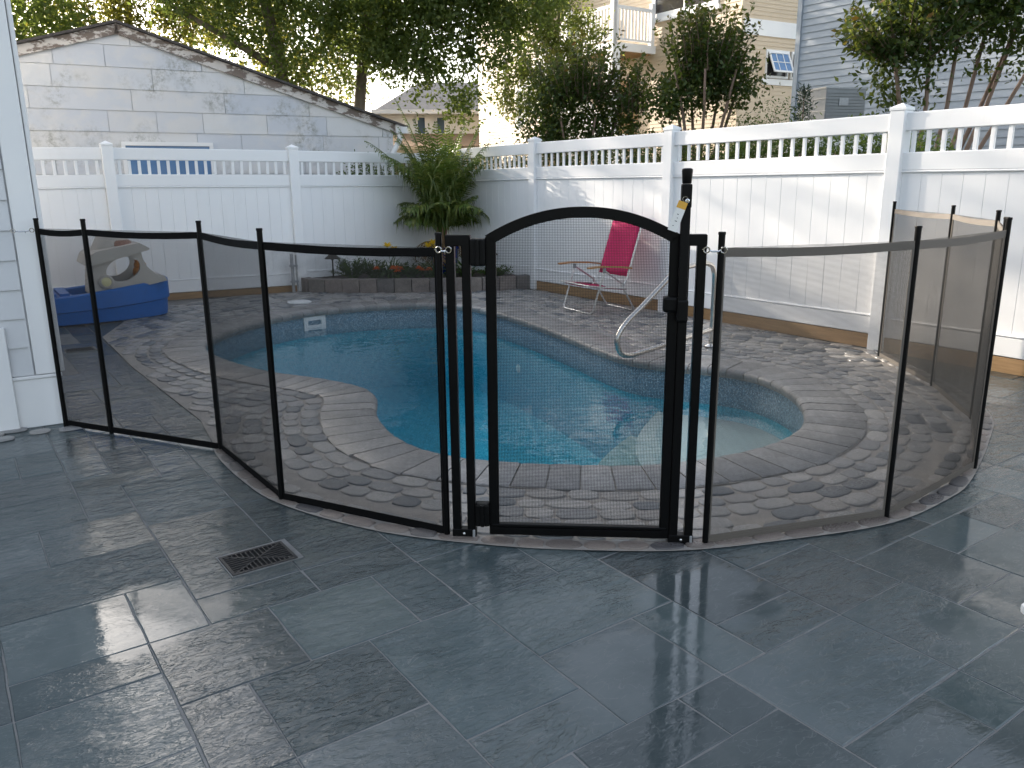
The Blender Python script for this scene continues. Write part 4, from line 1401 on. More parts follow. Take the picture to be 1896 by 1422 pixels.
for k in range(22):
    frond('frond', k * 2.399 + 1.1, rp.uniform(1.0, 1.35), rp.uniform(.6, .95), rp.uniform(1.0, 2.0), M['palm_leaf'], z0=.16, nl=28, lw=.026, ll=.30)
for k in range(16):
    frond('frond', k * 2.399 + .5, rp.uniform(1.34, 1.55), rp.uniform(1.2, 1.62), rp.uniform(.30, .7), M['palm_leaf'], z0=.18, nl=30, lw=.024, ll=.28)
frond('frond', math.radians(172), 1.44, 1.98, .42, M['palm_leaf'], nl=44, ll=.24, lw=.024, z0=.16)
frond('frond', math.radians(186), 1.22, 1.65, .7, M['palm_leaf'], nl=36, ll=.26, lw=.024, z0=.16)
frond('frond', math.radians(25), 1.34, 1.45, .7, M['palm_leaf'], nl=36, ll=.26, lw=.024, z0=.16)
for k in range(7):
    frond('dry_frond', k * .9 + .3, rp.uniform(.25, .6), rp.uniform(.45, .7), rp.uniform(1.8, 2.6), M['palm_dry'], nl=16, ll=.2, z0=.06)
for k in range(5):
    a = k * 1.257
    MB().tube([(.03 * math.cos(a), .03 * math.sin(a), -.06), (.045 * math.cos(a), .045 * math.sin(a), .12), (.08 * math.cos(a), .08 * math.sin(a), .34)], [.022, .018, .010], 7).build('stalk', M['brown_sheath'], pal, True)

# ---- flowers
def blades(mb, n, h0, h1, spread, w, r):
    for k in range(n):
        az = r.uniform(0, 2 * math.pi); L = r.uniform(h0, h1); e = r.uniform(.9, 1.5)
        d = Vector((math.cos(az), math.sin(az), 0)); s_ = Vector((-math.sin(az), math.cos(az), 0))
        p = Vector((r.uniform(-spread, spread), r.uniform(-spread, spread), 0)); prev = None
        m = 6
        ring = []
        for q in range(m + 1):
            ww = w * (1 - (q / m) ** 2) + .001
            ring.append((p - s_ * ww / 2, p + s_ * ww / 2))
            e -= r.uniform(.15, .38)
            p = p + (d * math.cos(e) + Vector((0, 0, math.sin(e)))) * (L / m)
        vs = [x for ab in ring for x in ab]
        mb.add(vs, [(2 * q, 2 * q + 1, 2 * q + 3, 2 * q + 2) for q in range(m)])
    return mb
def flower_head(mb, c, r, n, tilt, R, cup=.5):
    for k in range(n):
        a = 2 * math.pi * k / n + R.uniform(-.1, .1)
        d = Vector((math.cos(a), math.sin(a), cup)); s_ = Vector((-math.sin(a), math.cos(a), 0))
        b = Vector(c)
        m1 = b + d * r * .55; tp = b + d * r + Vector((0, 0, -r * .25))
        mb.add([b, m1 - s_ * r * .28, tp, m1 + s_ * r * .28], [(0, 1, 2, 3)])
def daylily(label, x, y, heads, n=44):
    r = random.Random(int(x * 1000))
    t = thing('daylily', label, 'flower', (x, y, .16), 0, 'daylilies in the planter')
    blades(MB(), int(n * 1.8), .32, .60, .07, .018, r).build('leaves', M['blade'], t, fix=False)
    for (dx, dy, h) in heads:
        st = MB().tube([(dx * .2, dy * .2, 0), (dx * .6, dy * .6, h * .6), (dx, dy, h)], .0035, 5).build('stem', M['blade'], t, fix=False)
        fm = MB()
        flower_head(fm, (dx, dy, h), .075, 6, 0, r, .8)
        flower_head(fm, (dx, dy, h + .004), .06, 6, 0, r, 1.4)
        fm.build('bloom', M['petal_yellow'], t, fix=False)
daylily('daylily clump with yellow blooms left of the blue pot', -1.60, 11.02, [(-.06, 0, .41), (.03, -.02, .36), (.0, .03, .30)])
daylily('daylily clump with yellow blooms in front of the blue pot', -1.10, 11.10, [(-.02, 0, .40), (.05, 0, .44), (.10, -.02, .37)])
daylily('daylily with a yellow bloom right of the blue pot', -.60, 11.12, [(.02, 0, .34)], 30)
def marigold(label, x, y, k, s=1.0):
    r = random.Random(int(x * 999) + k)
    t = thing('marigold', label, 'flower', (x, y, .16), 0, 'orange marigolds in the planter')
    lv = MB()
    for q in range(90):
        a, h, rr = r.uniform(0, 6.28), r.uniform(.01, .10), r.uniform(0, .09)
        c = Vector((rr * math.cos(a), rr * math.sin(a), h)); d = Vector((r.gauss(0, 1), r.gauss(0, 1), r.gauss(.3, .6))).normalized()
        s_ = d.cross(Vector((.3, .5, .8))).normalized()
        lv.add([c, c + d * .018 + s_ * .007, c + d * .04, c + d * .018 - s_ * .007], [(0, 1, 2, 3)])
    lv.build('leaves', M['blade'], t, fix=False)
    for q in range(k):
        c = (r.uniform(-.06, .06) if k > 1 else 0, r.uniform(-.05, .02), .10 + r.uniform(0, .05))
        fm = MB()
        for rad, cup, n in ((.054, .15, 11), (.046, .55, 10), (.036, 1.1, 8), (.02, 2.2, 6)):
            flower_head(fm, (c[0], c[1], c[2]), rad * s, n, 0, r, cup)
        fm.build('bloom', M['petal_orange'], t, fix=False)
marigold('single orange marigold at the left of the planter row', -1.80, 10.92, 1)
marigold('cluster of orange marigolds under the left daylily', -1.52, 10.90, 4, 1.1)
marigold('orange marigold just left of the hinge-side gate post', -1.10, 10.92, 1)
marigold('orange marigold seen between the gate posts', -.80, 10.93, 2)
def herb(label, x, y, n, h, rad, nm='herb_bush', spikes=6):
    r = random.Random(int(x * 1001))
    t = thing(nm, label, 'plant', (x, y, .16))
    lv = MB(); st = MB()
    for k in range(n):
        a = r.uniform(0, 6.28); l = r.uniform(.3, 1) * rad
        top = Vector((l * math.cos(a), l * math.sin(a) * .6, h * r.uniform(.35, 1.0) * (1 - .35 * l / rad)))
        b0 = top * .15; b0.z = 0
        st.tube([b0, b0.lerp(top, .5) + Vector((0, 0, .03)), top], .0022, 4)
        for q in range(16):
            u = r.uniform(.2, 1.0)
            c = b0.lerp(top, u) + Vector((0, 0, .02))
            d = Vector((r.gauss(0, 1), r.gauss(0, 1), r.gauss(.5, .6))).normalized(); s_ = d.cross(Vector((.3, .5, .8))).normalized()
            lv.add([c, c + d * .018 + s_ * .008, c + d * .042, c + d * .018 - s_ * .008], [(0, 1, 2, 3)])
    lv.build('leaves', M['leaf_hedge'], t, fix=False)
    st.build('stems', M['blade'], t, fix=False)
herb('leafy herb bush beside the left path light in the planter', -2.14, 10.98, 90, .36, .30)
herb('low green plant at the foot of the right path light', -.22, 11.00, 60, .18, .26, 'ground_plant')
herb('loose herb bush between the left path light and the daylily', -1.86, 11.04, 60, .30, .24)

# ------------------------------------------------------------------ drain grates
def drain(label, x, y, rz, sx, sy):
    t = thing('drain_grate', label, 'drain', (x, y, 0), rz, 'drain grates')
    fo = [(-sx / 2 - .006, -sy / 2 - .005), (sx / 2 + .022, -sy / 2 - .005), (sx / 2 + .022, sy / 2 + .018), (-sx / 2 - .006, sy / 2 + .018)]
    MB().prism(fo, -.002, .0045, [rect(sx + .002, sy + .002)]).build('collar', M['mortar'], t)
    MB().box((0, 0, .0008), (sx, sy, .001)).build('sump_shade', M['void_shade'], t)  # flat sheet under the bars, shade of the pit put into its colour
    z, hh = .005, .007
    MB().prism(rect(sx, sy), .0015, .0085, [rect(sx - .022, sy - .022)]).build('grate_frame', M['iron'], t)
    # eight-sector bar pattern around the centre
    ix, iy = sx / 2 - .010, sy / 2 - .010
    def bar(a, b, w=.0045): MB().bar((a[0], a[1], z), (b[0], b[1], z), w, hh).build('bar', M['iron'], t)
    bar((-ix, -iy), (ix, iy), .006); bar((-ix, iy), (ix, -iy), .006)
    n = 9
    for k in range(1, n):
        f = k / n
        yy = -iy + 2 * iy * f
        e = ix * abs(2 * f - 1)
        bar((-ix, yy), (-e - .004, yy)); bar((e + .004, yy), (ix, yy))
    n = 13
    for k in range(1, n):
        f = k / n
        xx = -ix + 2 * ix * f
        e = iy * abs(2 * f - 1)
        bar((xx, -iy), (xx, -e - .004)); bar((xx, e + .004), (xx, iy))
drain('cast iron drain grate set in the wet slate in front of the fence', -1.010, 2.940, math.radians(36), .255, .185)
drain('drain grate set in the slate behind the left mesh panels', -3.86, 7.10, math.radians(35), .22, .15)

# ------------------------------------------------------------------ white resin chair whose arm tip enters at the right edge
wc = thing('resin_chair', 'white resin chair with only its arm tip showing at the right edge', 'chair', (1.372, 1.20, 0), math.radians(90))
for sx in (-1, 1):
    MB().tube([(sx * .27, .12, 0), (sx * .28, .10, .40), (sx * .28, .10, .575)], [.020, .026, .02], 8).build('leg', M['white_plastic'], wc, True)
    MB().tube([(sx * .25, -.28, 0), (sx * .24, -.22, .42)], [.020, .03], 8).build('leg', M['white_plastic'], wc, True)
    o = ob('armrest', boxmesh(.055, .56, .026, .012, M['white_plastic'], 3), None, wc, (sx * .28, .05, .585))
ob('seat', boxmesh(.50, .48, .03, .012, M['white_plastic'], 2), None, wc, (0, .02, .42))
ob('backrest', boxmesh(.50, .03, .46, .012, M['white_plastic'], 2), None, wc, (0, -.25, .66), (.18, 0, 0))
herb('dark green leafy filler plant between the two daylily clumps', -1.36, 11.06, 60, .24, .24)
marigold('pair of orange marigolds beneath the right daylily clump', -1.24, 10.93, 2)

# ------------------------------------------------------------------ weathered garage behind the left fence
DL = Vector((.867, .498, 0)).normalized(); DN = Vector((-.498, .867, 0)).normalized()   # along the lot / away from the camera
DR = Vector((.566, -.824, 0)).normalized()
GO = Vector((-5.6, 11.4, 0))
gar = thing('garage', 'weathered white panel garage with peeling gable trim behind the left fence', 'garage', tuple(GO), math.atan2(DL.y, DL.x))
AP, AZ = .43, 3.42           # apex
RX, RZ = 4.30, 2.24          # right eave
LX, LZ = -3.2, 2.35
def roof_z(x): return AZ + (RZ - AZ) * (x - AP) / (RX - AP) if x > AP else AZ + (LZ - AZ) * (AP - x) / (AP - LX)
# local: x along wall, -y toward camera
MB().prism([(LX, -.05), (RX, -.05), (RX, RZ - .02), (AP, AZ - .02), (LX, LZ - .02)], .0, .10, fn=lambda a, b, t: (a, t, b)).build('gable_wall', M['weathered'], gar)
MB().box((RX - .05, 3.0, 1.1), (.10, 5.8, 2.28)).build('side_wall', M['weathered'], gar)
MB().box((LX + .05, 3.0, 1.1), (.10, 5.8, 2.28)).build('side_wall', M['weathered'], gar)
def clip_panel(x0, x1, z0, z1, g_=.004):
    """clip a rectangle by the two roof slopes"""
    P = [(x0 + g_, z0), (x1 - g_, z0), (x1 - g_, z1), (x0 + g_, z1)]
    def cut(P, f):
        out = []
        for i in range(len(P)):
            a, b = P[i], P[(i + 1) % len(P)]
            fa, fb = f(a), f(b)
            if fa >= 0: out.append(a)
            if fa * fb < 0:
                t_ = fa / (fa - fb); out.append((a[0] + (b[0] - a[0]) * t_, a[1] + (b[1] - a[1]) * t_))
        return out
    s1 = (RZ - AZ) / (RX - AP); s2 = (LZ - AZ) / (AP - LX)
    P = cut(P, lambda p: AZ + s1 * (p[0] - AP) - p[1] - .03)
    P = cut(P, lambda p: AZ + s2 * (AP - p[0]) - p[1] - .03) if len(P) > 2 else P
    return P
rg = random.Random(12)
z = 3.26 - .277 * 7
COURSE = .2775
z0 = 2.95 - COURSE * 10.5
rows = [2.95 - COURSE * k for k in range(11, -3, -1)]
for zi in rows:
    x = LX + rg.uniform(-.9, -.2)
    while x < RX:
        L = rg.choice((1.22, 1.22, .61, .9))
        P = clip_panel(max(x, LX), min(x + L, RX), zi, zi + COURSE - .002)
        if len(P) >= 3 and max(p[0] for p in P) - min(p[0] for p in P) > .03 and x > -2.6:
            # tapered shingle panel: butt edge proud
            fn = lambda a, b, t, zi=zi: (a, -(t * (.020 - .012 * (b - zi) / COURSE)) , b)
            MB().prism(P, 0.0, 1.0, fn=fn).build('siding_panel', M['weathered'], gar)
        x += L
# rake boards, roof
def rake(xa, za, xb, zb_, nm):
    a, b = Vector((xa, -.06, za)), Vector((xb, -.06, zb_))
    d = (b - a); q = Vector((-d.z, 0, d.x)).normalized()
    if q.z < 0: q = -q
    vs = [a - q * .125, b - q * .125, b, a]
    vs = vs + [p + Vector((0, .03, 0)) for p in vs]
    MB().add(vs, [(0, 1, 2, 3), (7, 6, 5, 4), (0, 4, 5, 1), (1, 5, 6, 2), (2, 6, 7, 3), (3, 7, 4, 0)]).build(nm, M['peeling'], gar)
rake(AP + .002, AZ + .07, RX + .10, RZ + .045, 'rake_board')
rake(LX - .1, LZ + .04, AP - .002, AZ + .07, 'rake_board')
for (xa, za, xb, zb_) in ((AP, AZ + .075, RX + .22, RZ + .012), (AP, AZ + .075, LX - .22, LZ + .012)):
    vs = [(xa, -.13, za), (xb, -.13, zb_), (xb, 6.0, zb_), (xa, 6.0, za)]
    vs = vs + [(x_, y_, z_ + .032) for x_, y_, z_ in vs]
    MB().add(vs, [(0, 1, 2, 3), (7, 6, 5, 4), (0, 4, 5, 1), (1, 5, 6, 2), (2, 6, 7, 3), (3, 7, 4, 0)]).build('roof_slope', M['shingle'], gar)
# window just above the fence line
wx0, wx1, wz0, wz1 = .37, 1.47, 1.15, 1.96
w_ = MB().prism([(wx0 - .05, wz0 - .05), (wx1 + .05, wz0 - .05), (wx1 + .05, wz1 + .03), (wx0 - .05, wz1 + .03)], -.05, -.012, [[(wx0, wz0), (wx1, wz0), (wx1, wz1 - .02), (wx0, wz1 - .02)]], fn=lambda a, b, t: (a, t, b)).build('window_frame', M['white_trim'], gar)
MB().box(((wx0 + wx1) / 2, -.024, (wz0 + wz1) / 2), (wx1 - wx0, .006, wz1 - wz0)).build('window_pane', M['blue_glass'], w_)
# gutter elbow and downspout at the right eave
ds = MB().tube([(RX + .10, -.02, RZ + .02), (RX + .10, -.04, RZ - .16), (RX + .02, -.06, RZ - .28), (RX - .06, -.07, RZ - .40), (RX - .06, -.07, RZ - .7), (RX - .06, -.07, .1)], .045, 10).build('downspout', M['white_trim'], gar, True)
MB().box((RX + .14, 2.9, RZ - .02), (.11, 6.1, .10)).build('gutter', M['white_trim'], gar)
mb = MB().box((RX + .10, -.03, RZ + .0), (.15, .12, .13)); mb.build('gutter_box', M['white_trim'], gar)

# ------------------------------------------------------------------ neighbouring houses
def lap_wall(name, mat, parent, L, z0, z1, exp, holes=(), th=.014):
    """clapboard wall in local x-z, butts proud toward -y; holes = (x0, x1, z0, z1)"""
    mb = MB()
    z = z0
    while z < z1 - .01:
        zt = min(z + exp, z1)
        xs = [0, L]
        cuts = sorted([(h[0], h[1]) for h in holes if h[2] < zt - .001 and h[3] > z + .001])
        segs, cur = [], 0.0
        for a, b in cuts:
            if a > cur: segs.append((cur, a))
            cur = max(cur, b)
        if cur < L: segs.append((cur, L))
        for a, b in segs:
            mb.add([(a, -th, z), (b, -th, z), (b, 0, zt), (a, 0, zt), (a, .05, z), (b, .05, z)], [(0, 1, 2, 3), (0, 4, 5, 1)])
        z += exp
    return mb.build(name, mat, parent, fix=False)
def rot_of(d): return math.atan2(d.y, d.x)
_sw = lap_wall('side_siding', M['white_siding'], hs, 4.2, .326, 5.5, LAP, th=.022)
_sw.location = nb_ * .10 - d_ * .003; _sw.rotation_euler = (0, 0, rot_of(nb_))
def window(parent, x0, x1, z0, z1, pane='window_glass', trim=.10, mull=True, grid_=None, y=-.03):
    f = MB().prism([(x0 - trim, z0 - trim), (x1 + trim, z0 - trim), (x1 + trim, z1 + trim), (x0 - trim, z1 + trim)], y - .02, .02, [[(x0, z0), (x1, z0), (x1, z1), (x0, z1)]], fn=lambda a, b, t: (a, t, b)).build('window', M['white_trim'], parent)
    MB().box(((x0 + x1) / 2, .0, (z0 + z1) / 2), (x1 - x0, .008, z1 - z0)).build('pane', M[pane], f)
    if mull:
        MB().box(((x0 + x1) / 2, -.012, (z0 + z1) / 2), (.05, .03, z1 - z0)).build('mullion', M['white_trim'], f)
        MB().box(((x0 + x1) / 2, -.012, (z0 + z1) / 2), (x1 - x0, .026, .045)).build('meeting_rail', M['white_trim'], f)
    return f

# beige house: nearest corner at (6.15, 23.2); one wall runs right along the lot, one runs back to the left
BC = Vector((6.15, 23.2, 0))
be = thing('beige_house', 'beige clapboard house with outside stair and white balcony', 'house', tuple(BC))
fa = bpy.data.objects.new('right_wall', None); link(fa, be); fa.rotation_euler = (0, 0, rot_of(DL))
lap_wall('clapboards', M['beige_siding'], fa, 9.0, .3, 5.16, .105, [(1.02, 2.0, 4.05, 4.80), (2.0, 2.98, 4.05, 4.80)])
lap_wall('clapboards', M['beige_siding'], fa, 9.0, 5.56, 9.6, .105)
MB().box((4.5, -.012, 5.36), (9.0, .03, .40)).build('band_board', M['white_trim'], fa)
MB().box((4.5, .10, 4.9), (9.0, .10, 9.6)).build('wall_core', M['beige_siding'], fa)
MB().box((.035, -.025, 4.9), (.10, .05, 9.6)).build('corner_trim', M['beige_siding'], fa)
MB().box((2.0, -.02, 4.00), (2.2, .05, .16)).build('window_sill', M['white_trim'], fa)
for x0 in (1.06, 2.06):
    f = MB().prism([(x0 - .06, 4.10), (x0 + .84, 4.10), (x0 + .84, 4.83), (x0 - .06, 4.83)], -.04, .01, [[(x0, 4.16), (x0 + .78, 4.16), (x0 + .78, 4.77), (x0, 4.77)]], fn=lambda a, b, t: (a, t, b)).build('window', M['white_trim'], fa)
    MB().box((x0 + .39, .03, 4.46), (.78, .01, .62)).build('window_recess', M['dark_glass'], f)
    # awning sash pushed open
    q = MB().prism([(0, -.60), (.78, -.60), (.78, 0), (0, 0)], -.03, 0, [[(.05, -.55), (.73, -.55), (.73, -.05), (.05, -.05)]], fn=lambda a, b, t: (a, t, b))
    q.box((.39, -.012, -.30), (.68, .016, .02)); q.box((.26, -.012, -.30), (.02, .016, .50)); q.box((.52, -.012, -.30), (.02, .016, .50))
    sash = q.build('sash', M['white_trim'], f, loc=(x0, -.045, 4.77), rot=(math.radians(-24), 0, 0))
    MB().box((.39, -.005, -.30), (.68, .006, .50)).build('sash_pane', M['blue_glass'], sash)
    sash.parent = f
fb = bpy.data.objects.new('left_wall', None); link(fb, be); fb.rotation_euler = (0, 0, rot_of(DR))
# local x runs from far (-) to the corner (0)
WL = 7.6
holder = bpy.data.objects.new('clapboard_side', None)
lw_ = lap_wall('clapboards', M['beige_siding'], fb, WL, .3, 9.6, .105, [(WL - 3.35, WL - .75, 6.0, 8.2)])
lw_.location = (-WL, 0, 0)
MB().box((-WL / 2, .10, 4.9), (WL, .10, 9.6)).build('wall_core', M['beige_siding'], fb)
window(fb, -3.20, -.90, 6.12, 8.1, 'dark_glass', .12)
MB().box((-2.05, -.04, 5.94), (2.7, .10, .12)).build('window_sill', M['white_trim'], fb)
MB().prism([(-.1, 0), (9.1, 0), (9.1, .2), (-.1, .2)], 9.6, 9.8, fn=lambda a, b, t: tuple((DL * a - DR * b * 0)[:2]) + (t,) if False else ((DL * a + DR * (-b * 40))[0], (DL * a + DR * (-b * 40))[1], t)).build('roof', M['roof_grey'], be)
# balcony deck in front of the left wall with stair going down to the left and up to the left
def rail_run(parent, a, b, h=.95, step_=.13, post=True):
    a, b = Vector(a), Vector(b)
    t_ = MB(); t_.bar(a + Vector((0, 0, h)), b + Vector((0, 0, h)), .07, .09); t_.build('handrail', M['white_trim'], parent)
    t_ = MB(); t_.bar(a + Vector((0, 0, .10)), b + Vector((0, 0, .10)), .05, .06); t_.build('lower_rail', M['white_trim'], parent)
    n = int((b - a).length / step_)
    for k in range(1, n):
        p = a.lerp(b, k / n)
        MB().box(p + Vector((0, 0, .10 + (h - .14) / 2)), (.045, .045, h - .14)).build('baluster', M['white_trim'], parent)
    if post:
        for p in (a, b): MB().box(p + Vector((0, 0, .55)), (.13, .13, 1.2)).build('newel_post', M['white_trim'], parent)
bal = bpy.data.objects.new('balcony', None); link(bal, be); bal.rotation_euler = (0, 0, rot_of(DR))
# local frame of the left wall; -y is toward the yard
MB().box((-4.2, -.85, 5.13), (2.1, 1.7, .22)).build('deck', M['white_trim'], bal)
MB().box((-4.2, -.85, 5.005), (1.9, 1.5, .03)).build('deck_soffit', M['timber'], bal)
rail_run(bal, (-5.2, -1.65, 5.24), (-3.2, -1.65, 5.24))
rail_run(bal, (-3.2, -1.60, 5.24), (-3.2, -.15, 5.24))
for x in (-3.25, -5.2): MB().box((x, -1.6, 2.5), (.30, .30, 5.05)).build('porch_post', M['white_trim'], bal)
MB().box((-4.4, -.02, 3.3), (1.1, .06, 2.2)).build('porch_door', M['timber'], bal)
# lower stair flight
for k in range(14):
    MB().box((-4.9 + k * .26, -2.2, 5.05 - (k + 1) * .2 - .9), (.28, 1.0, .06)).build('tread', M['white_trim'], bal)
rail_run(bal, (-4.9, -2.75, 4.05), (-1.5, -2.75, 1.45), .95, .14)
MB().bar((-4.9, -2.74, 3.95), (-1.5, -2.74, 1.35), .05, .26).build('stringer', M['white_trim'], bal)
rail_run(bal, (-7.9, -1.7, 3.2), (-5.25, -1.7, 5.24), .95, .14)
MB().bar((-7.9, -1.69, 3.1), (-5.25, -1.69, 5.14), .05, .28).build('stringer', M['white_trim'], bal)
# projecting wing at the far left with its own eave
wing = bpy.data.objects.new('wing', None); link(wing, be); wing.rotation_euler = (0, 0, rot_of(DR)); wing.location = DR * -7.6
lp2 = lap_wall('clapboards', M['beige_siding'], wing, 4.0, .3, 8.5, .105); lp2.location = (-4.0, -.9, 0)
MB().box((-2.0, -.4, 4.3), (4.0, .9, 8.4)).build('wing_core', M['beige_siding'], wing)
MB().box((-.02, -.88, 4.4), (.12, .12, 8.2)).build('corner_trim', M['white_trim'], wing)
MB().bar((.25, -1.1, 6.4), (-3.6, -1.1, 9.6), .10, .30).build('rake_trim', M['white_trim'], wing)
window(wing, -2.2, -1.3, 4.2, 5.6, 'window_glass', .10, True, y=-.95)

# grey house
GC = Vector((5.80, 17.44, 0))
gh = thing('grey_house', 'blue-grey lap-sided house behind the crape myrtle at the right', 'house', tuple(GC), rot_of(DR))
z = .4
EX = .127
LW = 7.5
me_lap = MB().add([(0, -.016, 0), (LW, -.016, 0), (LW, -.001, EX), (0, -.001, EX), (0, .04, 0), (LW, .04, 0)], [(0, 1, 2, 3), (0, 4, 5, 1)]).mesh('siding_board', M['grey_siding'])
k = 0
while z < 8.0:
    ob('siding_board', me_lap, None, gh, (0, 0, z)); z += EX
MB().box((LW / 2, .10, 4.2), (LW, .12, 8.4)).build('wall_core', M['grey_siding'], gh)
MB().box((.02, -.012, 4.2), (.10, .06, 8.2)).build('corner_trim', M['grey_siding'], gh)
MB().box((2.37, -.022, 5.9), (.13, .05, 4.1)).build('trim_board', M['white_trim'], gh)
MB().box((5.2, -.03, 2.2), (.22, .07, 1.6)).build('trim_board', M['white_trim'], gh)
window(gh, 2.75, 3.6, 4.05, 5.6, 'dark_glass', .10)
MB().box((.02, 2.6, 4.2), (.06, 5.0, 8.4)).build('end_wall', M['grey_siding'], gh)
MB().box((LW / 2, 2.4, 8.45), (LW + .6, 5.6, .12)).build('roof', M['roof_grey'], gh)
# air conditioner on its raised stand
ac = thing('air_conditioner', 'grey outdoor air conditioner on a raised stand by the grey house', 'air conditioner', (5.55, 14.75, 0), rot_of(DL) - .25)
MB().box((0, 0, 2.46), (.78, .78, .82)).build('cabinet', M['grey_metal'], ac)
for k in range(4):
    MB().box((0, 0, 2.12 + k * .20), (.80, .80, .014)).build('band', M['galvanised'], ac)
for k in range(15):
    MB().box((0, -.395, 2.11 + k * .05), (.74, .012, .03)).build('louvre', M['grey_metal'], ac)
MB().box((-.05, -.41, 2.66), (.18, .01, .12)).build('rating_plate', M['galvanised'], ac)
MB().box((0, 0, 2.885), (.80, .80, .03)).build('top_grille', M['galvanised'], ac)
MB().box((0, 0, 1.95), (1.3, 1.0, .18)).build('platform', M['white_trim'], ac)
for sx in (-.55, .55):
    for sy in (-.4, .4): MB().box((sx, sy, .93), (.09, .09, 1.86)).build('leg', M['timber'], ac)

# far white house with shingled lower storey
fh = thing('white_house', 'distant white house with brown shingled porch roof between the trees', 'house', (-3.9, 36, 0), math.radians(8))
wl_ = lap_wall('clapboards', M['white_trim'], fh, 9.0, .3, 4.25, .16, [(-9, -8, 0, 1)]); wl_.location = (-1.55, 0, 0)
MB().box((2.95, .2, 2.1), (9.0, .3, 4.25)).build('wall_core', M['white_trim'], fh)
MB().add([(-1.9, -.4, 4.2), (8, -.4, 4.2), (8, 4.5, 5.9), (.3, 4.5, 5.9), (-1.9, 8, 4.2)], [(0, 1, 2, 3), (0, 3, 4)]).build('roof', M['roof_grey'], fh, fix=False)
MB().box((3.0, -.45, 4.2), (9.8, .12, .16)).build('gutter', M['white_trim'], fh)
for x0 in (.0, .82): 
    f = window(fh, x0, x0 + .30, 3.35, 4.0, 'window_glass', .06, False, y=-.06); f.location = (0, -.03, 0)
MB().add([(-1.5, -2.4, 2.75), (7, -2.4, 2.75), (7, -.02, 3.35), (-1.5, -.02, 3.35)], [(0, 1, 2, 3)]).build('porch_roof', M['brown_shingle'], fh, fix=False)
MB().box((2.8, -2.2, 1.3), (8.6, .1, 2.7)).build('porch_wall', M['beige_siding'], fh)
sh = thing('shed', 'low tan shed roof edge seen right of the garage downspout', 'shed', (-3.6, 22, 0), rot_of(DL))
MB().add([(-1.2, 0, 2.6), (1.2, 0, 2.05), (1.2, 2.5, 2.05), (-1.2, 2.5, 2.6), (-1.2, 0, 2.5), (1.2, 0, 1.95), (1.2, 2.5, 1.95), (-1.2, 2.5, 2.5)], [(0, 1, 2, 3), (4, 7, 6, 5), (0, 4, 5, 1), (1, 5, 6, 2), (2, 6, 7, 3), (3, 7, 4, 0)]).build('roof', M['white_trim'], sh)
MB().box((0, 1.2, 1.0), (2.2, 2.2, 1.95)).build('wall', M['brown_shingle'], sh)

# ------------------------------------------------------------------ trees
def leaf_cards(C, size, rng, up=.3, aspect=.55, out=None):
    """C (N,3) leaf positions -> verts, quads; folded diamond leaves"""
    N = len(C)
    d = rng.normal(size=(N, 3)); d[:, 2] += up * rng.normal(size=N)
    if out is not None: d = d + out
    d /= np.linalg.norm(d, axis=1, keepdims=True)
    r = rng.normal(size=(N, 3))
    s = np.cross(d, r); s /= np.linalg.norm(s, axis=1, keepdims=True)
    nn = np.cross(d, s)
    L = size * rng.uniform(.65, 1.25, size=(N, 1))
    V = np.zeros((N, 4, 3))
    V[:, 0] = C
    V[:, 1] = C + d * L * .45 + s * L * aspect * .5 + nn * L * .08
    V[:, 2] = C + d * L
    V[:, 3] = C + d * L * .45 - s * L * aspect * .5 + nn * L * .08
    F = np.arange(N * 4).reshape(N, 4)
    return V.reshape(-1, 3), F

def clump_points(clumps, n, rng, per=26, twig=.16):
    """leaf positions in ellipsoid clumps, gathered in twig tufts so gaps stay open"""
    vol = np.array([(c[1][0] * c[1][1] * c[1][2]) ** .75 * (c[2] if len(c) > 2 else 1) for c in clumps])
    cnt = np.maximum(1, (n * vol / vol.sum()).astype(int))
    out = []
    for c, m in zip(clumps, cnt):
        nt = max(3, m // per)
        v = rng.normal(size=(nt, 3)); v /= np.linalg.norm(v, axis=1, keepdims=True)
        rad = rng.uniform(.25, 1.0, size=(nt, 1)) ** .5
        tc = np.array(c[0]) + v * rad * np.array(c[1])
        idx = rng.integers(0, nt, size=m)
        sp = twig * rng.uniform(.6, 1.6, size=(nt, 1))
        out.append(tc[idx] + rng.normal(size=(m, 3)) * sp[idx])
    return np.vstack(out)

def big_tree(name, label, base, trunk, limbs, clumps, n, size, mat, rng, r0=.17, twig=.17, per=38):
    t = thing(name, label, 'tree', tuple(base), group=None)
    B = Vector(base)
    P = [Vector(p) - B for p in trunk]
    m = len(P)
    MB().tube(P, [r0 * (1 - .55 * k / (m - 1)) for k in range(m)], 12).build('trunk', M['bark'], t, 'all')
    for pts, r in limbs:
        MB().tube([Vector(p) - B for p in pts], [r * (1 - .75 * k / (len(pts) - 1)) for k in range(len(pts))], 7).build('limb', M['bark'], t, 'all')
    C = clump_points(clumps, n, rng, per, twig) - np.array(B)
    # twigs from trunk side to clump cores
    V, F = leaf_cards(C, size, rng)
    ob('crown', rough_mesh('crown', V, F, mat), None, t)
    return t

rt = np.random.default_rng(3)
